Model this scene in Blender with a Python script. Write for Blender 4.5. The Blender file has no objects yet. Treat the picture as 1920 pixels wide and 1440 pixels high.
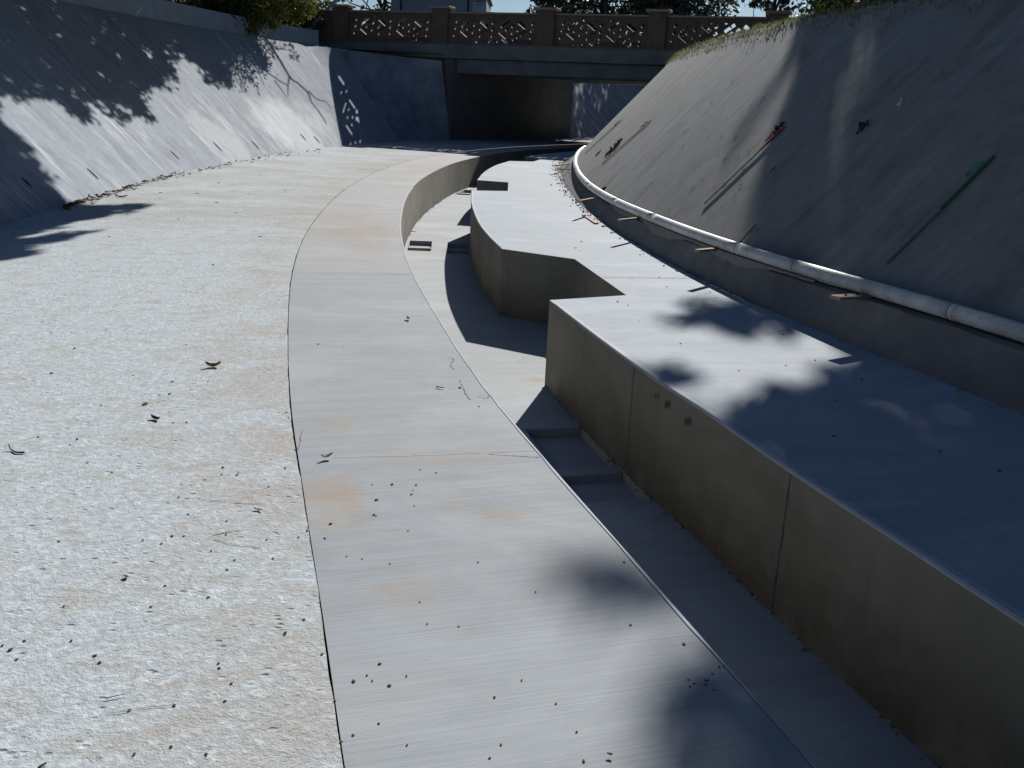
import bpy, bmesh, math, random
import numpy as np
from mathutils import Vector, Matrix
from mathutils.geometry import tessellate_polygon
from mathutils.bvhtree import BVHTree
random.seed(7); rng = np.random.default_rng(7)
scn = bpy.context.scene
COL = scn.collection
R = math.radians

# ------------------------------------------------------------------ camera
F_PX, H0, ROLL, CAM_H = 1750.0, 184.0, R(2.7), 1.6
PITCH = math.atan((720-H0)*math.cos(ROLL)/F_PX)
A_ = Vector((1,0,0)); B_ = Vector((0,math.sin(PITCH),math.cos(PITCH))); FW = Vector((0,math.cos(PITCH),-math.sin(PITCH)))
cr, sr = math.cos(ROLL), math.sin(ROLL)
CR = A_*cr + B_*sr; CU = -A_*sr + B_*cr
cam = bpy.data.cameras.new('camera'); co = bpy.data.objects.new('camera', cam); COL.objects.link(co)
cam.sensor_width = 36; cam.lens = 36*F_PX/1920; cam.clip_end = 3000; cam.clip_start = .05
m3 = Matrix((CR, CU, -FW)).transposed()
co.matrix_world = Matrix.Translation((0,0,CAM_H)) @ m3.to_4x4()
scn.camera = co
EYE = Vector((0,0,CAM_H))
def ray(x, y): return (FW*F_PX + CR*(x-960) + CU*(720-y)).normalized()
def P(x, y, z=0.0):                       # point of the photo measured on a level plane
    d = ray(x, y); t = (z-CAM_H)/d.z; return EYE + d*t
def to_px(p):
    q = Vector(p)-EYE; w = q.dot(FW)
    if w <= 0.01: return None
    return (960+F_PX*q.dot(CR)/w, 720-F_PX*q.dot(CU)/w)

# ------------------------------------------------------------------ light
SUN_AZ, SUN_EL = R(13.3), R(30)
S = Vector((math.sin(SUN_AZ)*math.cos(SUN_EL), math.cos(SUN_AZ)*math.cos(SUN_EL), math.sin(SUN_EL)))
w = bpy.data.worlds.new('World'); scn.world = w; w.use_nodes = True
nt = w.node_tree; bg = nt.nodes['Background']
sky = nt.nodes.new('ShaderNodeTexSky'); sky.sky_type = 'NISHITA'; sky.sun_disc = False
sky.sun_elevation = SUN_EL; sky.sun_rotation = SUN_AZ
sky.air_density = 1.0; sky.dust_density = 0.3; sky.ozone_density = 6.5
nt.links.new(sky.outputs[0], bg.inputs[0]); bg.inputs[1].default_value = 0.05
sl = bpy.data.lights.new('sun', 'SUN'); sl.energy = 5.0; sl.angle = R(.53); sl.color = (1, .955, .885)
so = bpy.data.objects.new('sun', sl); COL.objects.link(so)
so.rotation_euler = S.to_track_quat('Z', 'Y').to_euler()
scn.view_settings.view_transform = 'Standard'; scn.view_settings.look = 'None'
scn.view_settings.gamma = 1; scn.view_settings.exposure = 0.22
scn.cycles.max_bounces = 5; scn.cycles.diffuse_bounces = 1

# ------------------------------------------------------------------ helpers
def tag(o, label=None, cat=None, group=None, kind=None):
    if label: o['label'] = label
    if cat: o['category'] = cat
    if group: o['group'] = group
    if kind: o['kind'] = kind
    return o
def empty(name, loc=(0,0,0)):
    o = bpy.data.objects.new(name, None); COL.objects.link(o); o.location = loc; o.empty_display_size = .2; return o
def link_mesh(name, me, mat=None, parent=None):
    o = bpy.data.objects.new(name, me); COL.objects.link(o)
    if mat: me.materials.append(mat)
    if parent:
        o.parent = parent; o.matrix_parent_inverse = Matrix.Translation(parent.location).inverted()
    return o
def mesh(name, verts, faces, mat=None, parent=None, uvs=None, smooth=False):
    me = bpy.data.meshes.new(name); me.from_pydata([tuple(v) for v in verts], [], faces); me.update()
    if uvs is not None:
        ul = me.uv_layers.new(name='UVMap')
        vi = np.empty(len(me.loops), dtype=np.int32); me.loops.foreach_get('vertex_index', vi)
        ul.data.foreach_set('uv', np.asarray(uvs, dtype=np.float32)[vi].ravel())
    if smooth: me.polygons.foreach_set('use_smooth', [True]*len(me.polygons))
    return link_mesh(name, me, mat, parent)
def bmobj(name, bm, mat=None, parent=None, smooth=False):
    bmesh.ops.recalc_face_normals(bm, faces=bm.faces)
    me = bpy.data.meshes.new(name); bm.to_mesh(me); bm.free()
    if smooth: me.polygons.foreach_set('use_smooth', [True]*len(me.polygons))
    return link_mesh(name, me, mat, parent)
def add_box(bm, cx, cy, cz, sx, sy, sz, M=None):
    r = bmesh.ops.create_cube(bm, size=1)
    T = Matrix.Translation((cx,cy,cz)) @ Matrix.Diagonal((sx,sy,sz,1))
    if M is not None: T = M @ T
    bmesh.ops.transform(bm, matrix=T, verts=r['verts']); return r['verts']
def cr_curve(pts, step=.2):               # Catmull-Rom through the points, resampled evenly
    p = np.array(pts, float); q = np.vstack([2*p[0]-p[1], p, 2*p[-1]-p[-2]]); out = []
    for i in range(1, len(q)-2):
        n = max(2, int(np.linalg.norm(q[i+1]-q[i])/step*3))
        for t in np.linspace(0, 1, n, endpoint=False):
            a,b,c,d = q[i-1],q[i],q[i+1],q[i+2]
            out.append(.5*((2*b)+(-a+c)*t+(2*a-5*b+4*c-d)*t*t+(-a+3*b-3*c+d)*t**3))
    out.append(p[-1]); out = np.array(out)
    L = np.r_[0, np.cumsum(np.linalg.norm(np.diff(out,axis=0),axis=1))]
    n = max(2, int(L[-1]/step)+1); s = np.linspace(0, L[-1], n)
    return np.stack([np.interp(s, L, out[:,i]) for i in range(p.shape[1])], 1)
def smooth_curve(c, k=9, it=1):
    for _ in range(it):
        pad = np.vstack([2*c[0]-c[1:k//2+1][::-1], c, 2*c[-1]-c[-k//2:-1][::-1]]) 
        ker = np.ones(k)/k
        c = np.stack([np.convolve(pad[:,i], ker, 'valid')[:len(c)] for i in range(c.shape[1])], 1)
    return c
def tube(bm, pts, rad, n=8, cap=True):
    rings = []
    pts = [Vector(p) for p in pts]
    up = Vector((0.13,.21,1)).normalized()
    for i, p in enumerate(pts):
        t = (pts[min(i+1,len(pts)-1)]-pts[max(i-1,0)]).normalized()
        a = t.cross(up); a = (a if a.length>.05 else t.cross(Vector((1,0,0)))).normalized(); b = t.cross(a)
        r = rad[i] if hasattr(rad,'__len__') else rad
        rings.append([bm.verts.new(p+a*(r*math.cos(2*math.pi*k/n))+b*(r*math.sin(2*math.pi*k/n))) for k in range(n)])
    for i in range(len(rings)-1):
        for k in range(n): bm.faces.new((rings[i][k],rings[i][(k+1)%n],rings[i+1][(k+1)%n],rings[i+1][k]))
    if cap: bm.faces.new(rings[0]); bm.faces.new(rings[-1][::-1])

# ------------------------------------------------------------------ materials
class NB:
    def __init__(s, name, rough=.9, spec=.15):
        s.m = bpy.data.materials.new(name); s.m.use_nodes = True; s.t = s.m.node_tree
        s.b = s.t.nodes['Principled BSDF']; s.b.inputs['Roughness'].default_value = rough
        s.b.inputs['Specular IOR Level'].default_value = spec
    def n(s, typ, **k):
        x = s.t.nodes.new(typ)
        for a, v in k.items(): setattr(x, a, v)
        return x
    def l(s, a, b): s.t.links.new(a, b)
    def coord(s, kind='Object', scale=(1,1,1), rot=(0,0,0)):
        c = s.n('ShaderNodeTexCoord'); mp = s.n('ShaderNodeMapping')
        mp.inputs['Scale'].default_value = scale; mp.inputs['Rotation'].default_value = rot
        s.l(c.outputs[kind], mp.inputs['Vector']); return mp.outputs[0]
    def noise(s, vec, scale, detail=4, rough=.55, dist=0.0):
        x = s.n('ShaderNodeTexNoise'); x.inputs['Scale'].default_value = scale; x.inputs['Detail'].default_value = detail
        x.inputs['Roughness'].default_value = rough; x.inputs['Distortion'].default_value = dist
        s.l(vec, x.inputs['Vector']); return x.outputs['Fac']
    def ramp(s, fac, stops):
        x = s.n('ShaderNodeValToRGB'); e = x.color_ramp.elements
        while len(e) < len(stops): e.new(.5)
        for k, (p, c) in enumerate(stops):
            e[k].position = p; e[k].color = (c,c,c,1) if not hasattr(c,'__len__') else (*c,1)
        s.l(fac, x.inputs[0]); return x.outputs[0]
    def mix(s, fac, a, b, mode='MIX'):
        x = s.n('ShaderNodeMix', data_type='RGBA', blend_type=mode)
        for sock, v in ((x.inputs[0],fac),(x.inputs[6],a),(x.inputs[7],b)):
            if isinstance(v, (int,float)): sock.default_value = v
            elif isinstance(v, tuple): sock.default_value = (*v,1)
            else: s.l(v, sock)
        return x.outputs[2]
    def math(s, op, a, b=0.0, c=None, clamp=False):
        x = s.n('ShaderNodeMath', operation=op); x.use_clamp = clamp
        for k, v in enumerate((a,b) if c is None else (a,b,c)):
            if isinstance(v, (int,float)): x.inputs[k].default_value = v
            else: s.l(v, x.inputs[k])
        return x.outputs[0]
    def bump(s, h, strength=.3, dist=.01, prev=None):
        x = s.n('ShaderNodeBump'); x.inputs['Strength'].default_value = strength; x.inputs['Distance'].default_value = dist
        s.l(h, x.inputs['Height'])
        if prev: s.l(prev, x.inputs['Normal'])
        return x.outputs[0]
    def done(s, col, normal=None):
        if isinstance(col, tuple): s.b.inputs['Base Color'].default_value = (*col,1)
        else: s.l(col, s.b.inputs['Base Color'])
        if normal: s.l(normal, s.b.inputs['Normal'])
        return s.m
    def spot(s, vec, cx, cy, rx, ry, rot=0.0, soft=.5):      # soft-edged stain of its own shape at a place (metres)
        nz = s.n('ShaderNodeTexNoise'); nz.inputs['Scale'].default_value = 1.6/max(rx,ry); nz.inputs['Detail'].default_value = 5; nz.inputs['Roughness'].default_value = .7; s.l(vec, nz.inputs['Vector'])
        a1 = s.n('ShaderNodeVectorMath', operation='MULTIPLY_ADD'); s.l(nz.outputs['Color'], a1.inputs[0]); a1.inputs[1].default_value = (rx*2.4,ry*2.4,0); a1.inputs[2].default_value = (-rx*1.2,-ry*1.2,0)
        a2 = s.n('ShaderNodeVectorMath', operation='ADD'); s.l(vec, a2.inputs[0]); s.l(a1.outputs[0], a2.inputs[1]); vec = a2.outputs[0]
        v = s.n('ShaderNodeVectorMath', operation='SUBTRACT'); s.l(vec, v.inputs[0]); v.inputs[1].default_value = (cx,cy,0)
        mp = s.n('ShaderNodeMapping'); mp.vector_type='TEXTURE'; mp.inputs['Rotation'].default_value=(0,0,rot); mp.inputs['Scale'].default_value=(rx,ry,1000); s.l(v.outputs[0], mp.inputs[0])
        ln = s.n('ShaderNodeVectorMath', operation='LENGTH'); s.l(mp.outputs[0], ln.inputs[0])
        mr = s.n('ShaderNodeMapRange'); mr.inputs['From Min'].default_value=1.0; mr.inputs['From Max'].default_value=max(0,1-soft); mr.interpolation_type='SMOOTHSTEP'
        s.l(ln.outputs['Value'], mr.inputs[0]); return mr.outputs[0]

def mat_smooth(name, base=(.42,.425,.44), tan=(.385,.325,.275), tan_lo=.56, tan_amt=.55, spots=(), brush=1.0, far_from=None):
    b = NB(name, .85, .2)
    uv = b.coord('UV', (70, 1.6, 1)); ob = b.coord('Object')
    br = b.noise(uv, 1.0, 5, .65)                       # broom lines across the channel
    br2 = b.noise(b.coord('UV', (14, .35, 1)), 1.0, 3, .6)
    fine = b.noise(ob, 160, 3, .7)
    big = b.noise(ob, .9, 4, .6, .4); mid = b.noise(ob, 5.5, 5, .65)
    c = b.mix(b.ramp(br, [(.3,0.0),(.7,1.0)]), tuple(x*(1-.11*brush) for x in base), tuple(x*(1+.08*brush) for x in base))
    c = b.mix(b.math('MULTIPLY', b.ramp(br2,[(.42,0.0),(.62,1.0)]), .45), c, tuple(x*.86 for x in base))
    c = b.mix(b.math('MULTIPLY', b.ramp(mid,[(.5,0.0),(.72,1.0)]), .3), c, tuple(min(1,x*1.2) for x in base))
    t = b.math('MULTIPLY', b.ramp(big,[(tan_lo,0.0),(tan_lo+.16,1.0)]), b.ramp(mid,[(.3,.35),(.62,1.0)]))
    t = b.math('MULTIPLY', t, tan_amt)
    if far_from is not None:
        tc=b.n('ShaderNodeTexCoord'); sp=b.n('ShaderNodeSeparateXYZ'); b.l(tc.outputs['UV'], sp.inputs[0])
        fm=b.n('ShaderNodeMapRange'); fm.inputs['From Min'].default_value=far_from-.01; fm.inputs['From Max'].default_value=far_from+.01; b.l(sp.outputs['X'], fm.inputs[0])
        gr=b.n('ShaderNodeMapRange'); gr.inputs['From Min'].default_value=far_from; gr.inputs['From Max'].default_value=far_from+9; gr.inputs['To Min'].default_value=.55; gr.inputs['To Max'].default_value=.9; b.l(sp.outputs['X'], gr.inputs[0])
        str_=b.ramp(b.noise(b.coord('UV',(5,.5,1)),1.0,6,.7,.4),[(.3,0.45),(.65,1.0)])
        c = b.mix(b.math('MULTIPLY', b.math('MULTIPLY', fm.outputs[0], gr.outputs[0]), str_), c, (.45,.45,.455))
    for (cx,cy,rx,ry,rot,amt) in spots:
        s_ = b.math('MULTIPLY', b.spot(ob, cx,cy,rx,ry,rot,.8), amt)
        s_ = b.math('MULTIPLY', s_, b.ramp(mid,[(.28,.3),(.6,1.0)])); t = b.math('MAXIMUM', t, s_)
    c = b.mix(t, c, tan)
    c = b.mix(b.math('MULTIPLY', b.ramp(fine,[(.25,1.0),(.38,0.0)]), .35), c, tuple(x*.6 for x in base))
    blot = b.noise(ob, 2.3, 6, .7, .8)
    c = b.mix(b.math('MULTIPLY', b.ramp(blot,[(.3,1.0),(.46,0.0)]), .28), c, tuple(x*.7 for x in base))
    wash = b.noise(b.coord('UV',(1.1,.45,1)),1.0,6,.7,.7)
    c = b.mix(b.math('MULTIPLY', b.ramp(wash,[(.50,0.0),(.66,1.0)]), .45), c, tuple(min(.8,x*1.32) for x in base))
    sc_ = b.ramp(b.noise(b.coord('UV',(2.2,22,1)),1.0,4,.7,.2),[(.66,0.0),(.71,1.0)])
    c = b.mix(b.math('MULTIPLY', b.math('MULTIPLY', sc_, b.ramp(big,[(.5,0.0),(.58,1.0)])), .35), c, tuple(x*.72 for x in base))
    nrm = b.bump(br, .35, .004); nrm = b.bump(fine, .3, .002, nrm)
    return b.done(c, nrm)

def mat_rough():
    b = NB('rough_concrete', .95, .1); ob = b.coord('Object')
    st = b.coord('UV', (1, .55, 1))
    f1 = b.noise(ob, 85, 4, .7); f2 = b.noise(ob, 30, 5, .72, .6); f3 = b.noise(st, 9, 6, .7); big = b.noise(ob, .8, 5, .65, .5); mid = b.noise(ob, 3.2, 5, .7, .4)
    c = b.mix(b.ramp(f2,[(.35,0.0),(.65,1.0)]), (.44,.495,.54), (.66,.74,.80))
    c = b.mix(b.math('MULTIPLY', b.ramp(f3,[(.5,0.0),(.66,1.0)]), .6), c, (.44,.42,.375))
    c = b.mix(b.math('MULTIPLY', b.ramp(mid,[(.54,0.0),(.70,1.0)]), .55), c, (.46,.42,.37))
    # dusty band beside the slab joint
    uvn = b.n('ShaderNodeTexCoord'); sp = b.n('ShaderNodeSeparateXYZ'); b.l(uvn.outputs['UV'], sp.inputs[0])
    band = b.n('ShaderNodeMapRange'); band.interpolation_type='SMOOTHSTEP'; band.inputs['From Min'].default_value=-2.0; band.inputs['From Max'].default_value=-1.25
    b.l(sp.outputs['Y'], band.inputs[0])
    dust = b.math('MULTIPLY', band.outputs[0], b.ramp(b.noise(b.coord('UV',(2.2,1.2,1)),1.0,5,.65,.4),[(.38,0.0),(.6,1.0)]))
    c = b.mix(b.math('MULTIPLY', dust, .55), c, (.45,.41,.37))
    far = b.n('ShaderNodeMapRange'); far.interpolation_type='SMOOTHSTEP'; far.inputs['From Min'].default_value=9; far.inputs['From Max'].default_value=14
    b.l(sp.outputs['X'], far.inputs[0])
    c = b.mix(b.math('MULTIPLY', far.outputs[0], b.ramp(b.noise(b.coord('UV',(1.0,.5,1)),1.0,6,.7,.5),[(.4,0.0),(.62,.55)])), c, (.38,.345,.30))
    pit = b.n('ShaderNodeTexVoronoi'); pit.inputs['Scale'].default_value = 16; pit.inputs['Randomness'].default_value = 1; b.l(b.coord('Object',(1,1.6,1)), pit.inputs['Vector'])
    pm = b.math('MULTIPLY', b.ramp(pit.outputs['Distance'],[(.10,1.0),(.24,0.0)]), b.ramp(b.noise(ob,5,3,.6),[(.48,0.0),(.6,1.0)]))
    c = b.mix(b.math('MULTIPLY', pm, .55), c, (.22,.21,.19))
    c = b.mix(b.math('MULTIPLY', b.ramp(f1,[(.28,1.0),(.42,0.0)]), .5), c, (.27,.27,.26))
    ds = b.n('ShaderNodeTexVoronoi'); ds.inputs['Scale'].default_value = 34; b.l(b.coord('Object',(.55,1.5,1),(0,0,.1)), ds.inputs['Vector'])
    dm = b.math('MULTIPLY', b.ramp(ds.outputs['Distance'],[(.13,1.0),(.24,0.0)]), b.ramp(b.noise(ob,9,3,.6),[(.5,0.0),(.6,1.0)]))
    c = b.mix(b.math('MULTIPLY', dm, .6), c, (.20,.20,.20))  # small cast shadows of the rough surface painted as dark dashes
    lt = b.ramp(b.noise(ob,30,3,.7,1.0),[(.58,0.0),(.68,1.0)]); c = b.mix(b.math('MULTIPLY', lt, .35), c, (.86,.90,.95))
    h = b.math('ADD', b.math('MULTIPLY', f2, 1.4), f1); h = b.math('SUBTRACT', h, b.math('MULTIPLY', pm, .9))
    nrm = b.bump(h, .5, .011)
    return b.done(c, nrm)

def mat_bank(name, base, light, dark, streak_amt, joints=(), gritty=.3, stains=()):
    b = NB(name, .9, .15); ob = b.coord('Object')
    s1 = b.noise(b.coord('UV',(3.4,.42,1)), 1.0, 7, .75, .9)         # run-off streaks down the slope
    s2 = b.noise(b.coord('UV',(12,1.1,1)), 1.0, 6, .75, .9)
    s3 = b.noise(b.coord('UV',(2.0,.9,1)), 1.0, 5, .65, .5)
    fine = b.noise(ob, 70, 4, .75); mid = b.noise(ob, 6, 6, .7); big = b.noise(ob, .55, 4, .6, .5)
    c = b.mix(b.ramp(mid,[(.3,0.0),(.7,1.0)]), tuple(x*.86 for x in base), tuple(x*1.1 for x in base))
    c = b.mix(b.math('MULTIPLY', b.ramp(s3,[(.5,0.0),(.64,1.0)]), .55), c, dark)
    sm = b.math('MULTIPLY', b.ramp(s1,[(.50,0.0),(.60,1.0)]), b.ramp(s2,[(.42,0.1),(.58,1.0)]))
    sm = b.math('MULTIPLY', sm, b.ramp(big,[(.40,.25),(.60,1.0)]))
    c = b.mix(b.math('MULTIPLY', sm, streak_amt), c, light)
    c = b.mix(b.math('MULTIPLY', b.ramp(s2,[(.30,1.0),(.42,0.0)]), .45), c, dark)
    c = b.mix(b.math('MULTIPLY', b.ramp(fine,[(.28,1.0),(.40,0.0)]), gritty), c, tuple(x*.4 for x in base))
    tc = b.n('ShaderNodeTexCoord'); sp = b.n('ShaderNodeSeparateXYZ'); b.l(tc.outputs['UV'], sp.inputs[0])
    for (s0, wd, colr, amt) in joints:
        wob = b.math('MULTIPLY', b.math('SUBTRACT', b.noise(b.coord('UV',(0,3,1)),1.0,3), .5), .05)
        d = b.math('ABSOLUTE', b.math('SUBTRACT', b.math('ADD', sp.outputs['X'], wob), s0))
        mk = b.math('LESS_THAN', d, wd)
        c = b.mix(b.math('MULTIPLY', mk, amt), c, colr)
    for (u0,v0,ru,rv,colr,amt) in stains:
        c = b.mix(b.math('MULTIPLY', b.math('MULTIPLY', b.spot(tc.outputs['UV'],u0,v0,ru,rv,0,.7), b.ramp(s2,[(.3,.2),(.6,1.0)])), amt), c, colr)
    nrm = b.bump(fine, .45, .006); nrm = b.bump(s2, .2, .01, nrm)
    return b.done(c, nrm)

def mat_wall(name, base, stain=(.20,.15,.11), drip=.5):
    b = NB(name, .85, .2); g = b.n('ShaderNodeNewGeometry')
    def mp(scale):
        m = b.n('ShaderNodeMapping'); m.inputs['Scale'].default_value = scale; b.l(g.outputs['Position'], m.inputs[0]); return m.outputs[0]
    v = b.noise(mp((5,5,.7)), 1.0, 5, .6); f = b.noise(mp((60,60,60)), 1.0, 3, .7); k = b.noise(mp((2.2,2.2,2.8)), 1.0, 6, .7)
    sp = b.n('ShaderNodeSeparateXYZ'); b.l(g.outputs['Position'], sp.inputs[0])
    c = b.mix(b.ramp(v,[(.3,0.0),(.7,1.0)]), tuple(x*.92 for x in base), tuple(x*1.06 for x in base))
    low = b.n('ShaderNodeMapRange'); low.inputs['From Min'].default_value=-.30; low.inputs['From Max'].default_value=-.78; b.l(sp.outputs['Z'], low.inputs[0])
    c = b.mix(b.math('MULTIPLY', b.math('MULTIPLY', low.outputs[0], b.ramp(k,[(.36,0.0),(.58,1.0)])), drip), c, stain)
    c = b.mix(b.math('MULTIPLY', b.ramp(k,[(.56,0.0),(.70,1.0)]), .4), c, tuple(x*1.3 for x in base))
    c = b.mix(b.math('MULTIPLY', b.ramp(b.noise(mp((.9,.9,1.6)),1.0,5,.65,.5),[(.40,1.0),(.58,0.0)]), .5), c, tuple(x*.62 for x in base))
    dr = b.math('MULTIPLY', b.ramp(b.noise(mp((13,13,.5)),1.0,4,.6),[(.60,0.0),(.68,1.0)]), b.ramp(b.noise(mp((1.7,1.7,.2)),1.0,2,.5),[(.5,0.0),(.6,1.0)]))
    c = b.mix(b.math('MULTIPLY', dr, .4), c, tuple(x*.5 for x in base))
    c = b.mix(b.math('MULTIPLY', b.ramp(f,[(.26,1.0),(.36,0.0)]), .3), c, tuple(x*.5 for x in base))
    return b.done(c, b.bump(b.math('ADD', f, k), .3, .004))

def mat_plain(name, col, rough=.8, var=.2, scale=8, spec=.2, bump=.1):
    b = NB(name, rough, spec); ob = b.coord('Object'); n_ = b.noise(ob, scale, 5, .65); f = b.noise(ob, scale*9, 3, .6)
    c = b.mix(b.ramp(n_,[(.3,0.0),(.7,1.0)]), tuple(x*(1-var) for x in col), tuple(min(1,x*(1+var)) for x in col))
    return b.done(c, b.bump(b.math('ADD', n_, f), bump, .01))

def mat_leaf(name, c1, c2, trans=.25):
    b = NB(name, .55, .3); g = b.n('ShaderNodeNewGeometry')
    c = b.mix(g.outputs['Random Per Island'], c1, c2)
    b.done(c); b.b.inputs['Transmission Weight'].default_value = 0
    tr = b.n('ShaderNodeBsdfTranslucent'); b.l(c, tr.inputs[0]); mx = b.n('ShaderNodeMixShader'); mx.inputs[0].default_value = trans
    out = b.t.nodes['Material Output']; b.l(b.b.outputs[0], mx.inputs[1]); b.l(tr.outputs[0], mx.inputs[2]); b.l(mx.outputs[0], out.inputs[0])
    return b.m

def W2(x, y, z=0): p = P(x, y, z); return (p.x, p.y)
M_slab = mat_smooth('slab_concrete', (.365,.40,.437), spots=[
    (*W2(610,950),.22,.42,.3,.9), (*W2(820,860),.45,.25,0,.55), (*W2(930,960),.28,.10,-.1,.8), (*W2(1040,1012),.11,.06,0,.7), (*W2(620,800),.12,.22,.9,.6),
    (*W2(1060,1075),.14,.05,0,.6), (*W2(770,1110),.16,.22,0,.5), (*W2(660,430),.9,2.6,.15,.85), (*W2(780,320),.8,4.5,-.1,.6), (*W2(1000,740),.1,.12,0,.3)], tan_lo=.54, tan_amt=.5, far_from=8.95)
M_bench = mat_smooth('bench_concrete', (.42,.475,.535), tan_lo=.72, tan_amt=.2, spots=[(1.0,24,.35,6,0,.55),(1.1,17,.3,4,.0,.5)])
M_slot = mat_smooth('slot_floor_concrete', (.42,.45,.475), tan_lo=.56, tan_amt=.45, spots=[(*W2(1010,712,-.75),.2,.12,0,.9)])
M_rough = mat_rough()
M_side = mat_wall('cast_side_concrete', (.285,.27,.235), stain=(.10,.085,.06), drip=.85)
M_chip = mat_plain('chipped_edge', (.36,.36,.35), .95, .35, 40, .1, .5)
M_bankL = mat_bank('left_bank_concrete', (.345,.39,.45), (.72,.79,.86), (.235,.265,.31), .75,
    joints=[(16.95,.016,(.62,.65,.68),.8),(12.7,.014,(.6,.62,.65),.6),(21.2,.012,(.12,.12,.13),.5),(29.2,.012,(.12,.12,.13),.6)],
    stains=[(26.5,.8,3.6,1.3,(.74,.78,.82),.95),(21.5,.5,1.6,1.2,(.66,.70,.74),.6)])
M_bankR = mat_bank('right_bank_concrete', (.275,.285,.29), (.40,.42,.44), (.15,.155,.165), .5, gritty=.5,
    joints=[(19.5,.012,(.08,.08,.08),.85),(23.6,.01,(.42,.42,.4),.6),(15.9,.012,(.13,.13,.12),.6)])
M_farbank = mat_bank('far_bank_concrete', (.26,.27,.29), (.8,.82,.84), (.16,.165,.18), .95, gritty=.2)
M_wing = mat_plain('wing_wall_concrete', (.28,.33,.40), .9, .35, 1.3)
M_bridge = mat_plain('bridge_stucco', (.19,.145,.12), .9, .22, 3)
M_fascia = mat_plain('bridge_girder_concrete', (.22,.24,.25), .9, .25, 1.5)
M_cap = mat_plain('parapet_cap_stone', (.42,.36,.30), .85, .15, 6)
M_curb = mat_plain('curb_wall_concrete', (.24,.30,.38), .9, .12, 3)
def mat_pipe():
    b = NB('white_pipe_plastic', .45, .4); ob=b.coord('Object'); n1=b.noise(ob,3,6,.7,.6); n2=b.noise(ob,26,4,.7)
    c=b.mix(b.ramp(n1,[(.42,0.0),(.62,1.0)]),(.66,.69,.71),(.46,.47,.46)); c=b.mix(b.math('MULTIPLY',b.ramp(n2,[(.60,0.0),(.70,1.0)]),.6),c,(.24,.22,.19))
    return b.done(c,b.bump(n2,.1,.003))
M_pipe = mat_pipe()
M_black = mat_plain('black_rubber_band', (.03,.03,.035), .6, .2, 20)
M_wood = mat_plain('weathered_wood', (.36,.27,.21), .85, .25, 30)
M_wood2 = mat_plain('grey_wood_lath', (.27,.20,.19), .85, .25, 30)
M_red = mat_plain('red_paint', (.30,.06,.08), .6, .2, 20)
M_green = mat_plain('green_paint', (.015,.17,.085), .6, .2, 20)
M_greenr = mat_plain('green_tape', (.08,.26,.16), .5, .2, 20)
M_steel = mat_plain('dull_galvanised_steel', (.35,.38,.44), .5, .15, 12)
M_hole = mat_plain('weep_hole_void', (.012,.012,.014), .9, .1, 20)
M_dirt = mat_plain('dark_dirt_clump', (.07,.06,.05), .95, .4, 30, .1, .6)
M_seam = mat_plain('cast_seam', (.10,.095,.08), .95, .3, 20)
M_fill = mat_plain('joint_fill_dirt', (.13,.11,.095), .95, .4, 12, .1, .4)
M_crumb = mat_plain('tan_gravel', (.38,.33,.28), .95, .35, 30, .1, .5)
M_ground = mat_plain('dry_ground', (.10,.10,.06), .95, .35, .7)
M_asph = mat_plain('road_asphalt', (.07,.07,.075), .9, .2, 6)
M_bark = mat_plain('tree_bark', (.07,.055,.045), .95, .3, 14, .1, .6)
M_bldg = mat_plain('pale_blue_siding', (.30,.33,.38), .8, .06, .8)
M_bldg2 = mat_plain('dark_shed_wall', (.03,.035,.07), .8, .2, 1)
M_panel = mat_plain('pale_door_panel', (.42,.48,.55), .7, .05, 3)
M_ink = mat_plain('faded_dark_ink', (.14,.16,.22), .8, .1, 20)
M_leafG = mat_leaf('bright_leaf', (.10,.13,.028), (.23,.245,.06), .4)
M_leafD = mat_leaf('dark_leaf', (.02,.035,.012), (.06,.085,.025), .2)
M_leafB = mat_leaf('blue_grey_leaf', (.035,.05,.04), (.09,.11,.08), .25)
M_grass = mat_leaf('grass_blade', (.17,.19,.08), (.33,.33,.17), .3)
M_dead = mat_plain('dried_leaf', (.075,.06,.045), .8, .4, 50)
M_yel = mat_plain('yellow_leaf', (.34,.24,.05), .6, .3, 40)
M_olive = mat_plain('olive_leaf', (.18,.16,.03), .5, .3, 40)
M_pale = mat_plain('pale_chip', (.62,.64,.60), .7, .15, 40)
M_brown = mat_plain('brown_leaf', (.13,.075,.04), .8, .4, 40)

# ------------------------------------------------------------------ measured plan (metres; z=0 is the channel floor)
SD = -.75                                   # bottom of the low-flow slot
E_pts = [(8.5,-30),(3.6,-8),(2.6,-4.6),(1.9,-2.1),(1.42,0),(1.08,1.2),(.8,2.09),(.61,2.69),(.46,3.13),(.3,3.68),(.15,4.12),(-.0,4.6),(-.18,5.22),(-.38,6.02),(-.60,6.95),(-.82,7.9),(-1.05,9.0),(-1.22,9.95),(-1.46,11.5),(-1.68,13.4),(-1.85,15.3),(-1.95,17.4),(-1.95,19.5),(-1.83,22),(-1.60,24.4),(-.98,27.89),(-.2,30.5),(.9,33),(2.3,35.5),(4.1,38.2),(5.7,41.5),(7.3,46.3),(9.6,51.5),(13.5,58)]
L_pts = [(7.2,-30),(2.3,-8),(1.3,-4.6),(.68,-2.1),(.22,0),(-.13,1.1),(-.37,1.95),(-.48,2.31),(-.57,2.6),(-.68,3.02),(-.81,3.47),(-.92,3.8),(-1.07,4.34),(-1.26,5.03),(-1.63,6.54),(-1.94,7.9),(-2.12,8.8),(-2.43,10.6),(-2.71,12.9),(-2.94,15.6),(-3.04,19.0),(-2.87,23.17),(-2.39,26.3),(-1.6,29.5),(-.5,32.6),(1.0,35.6),(2.7,38.7),(4.2,42),(5.9,46.8),(8.2,52),(12,58.5)]
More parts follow.
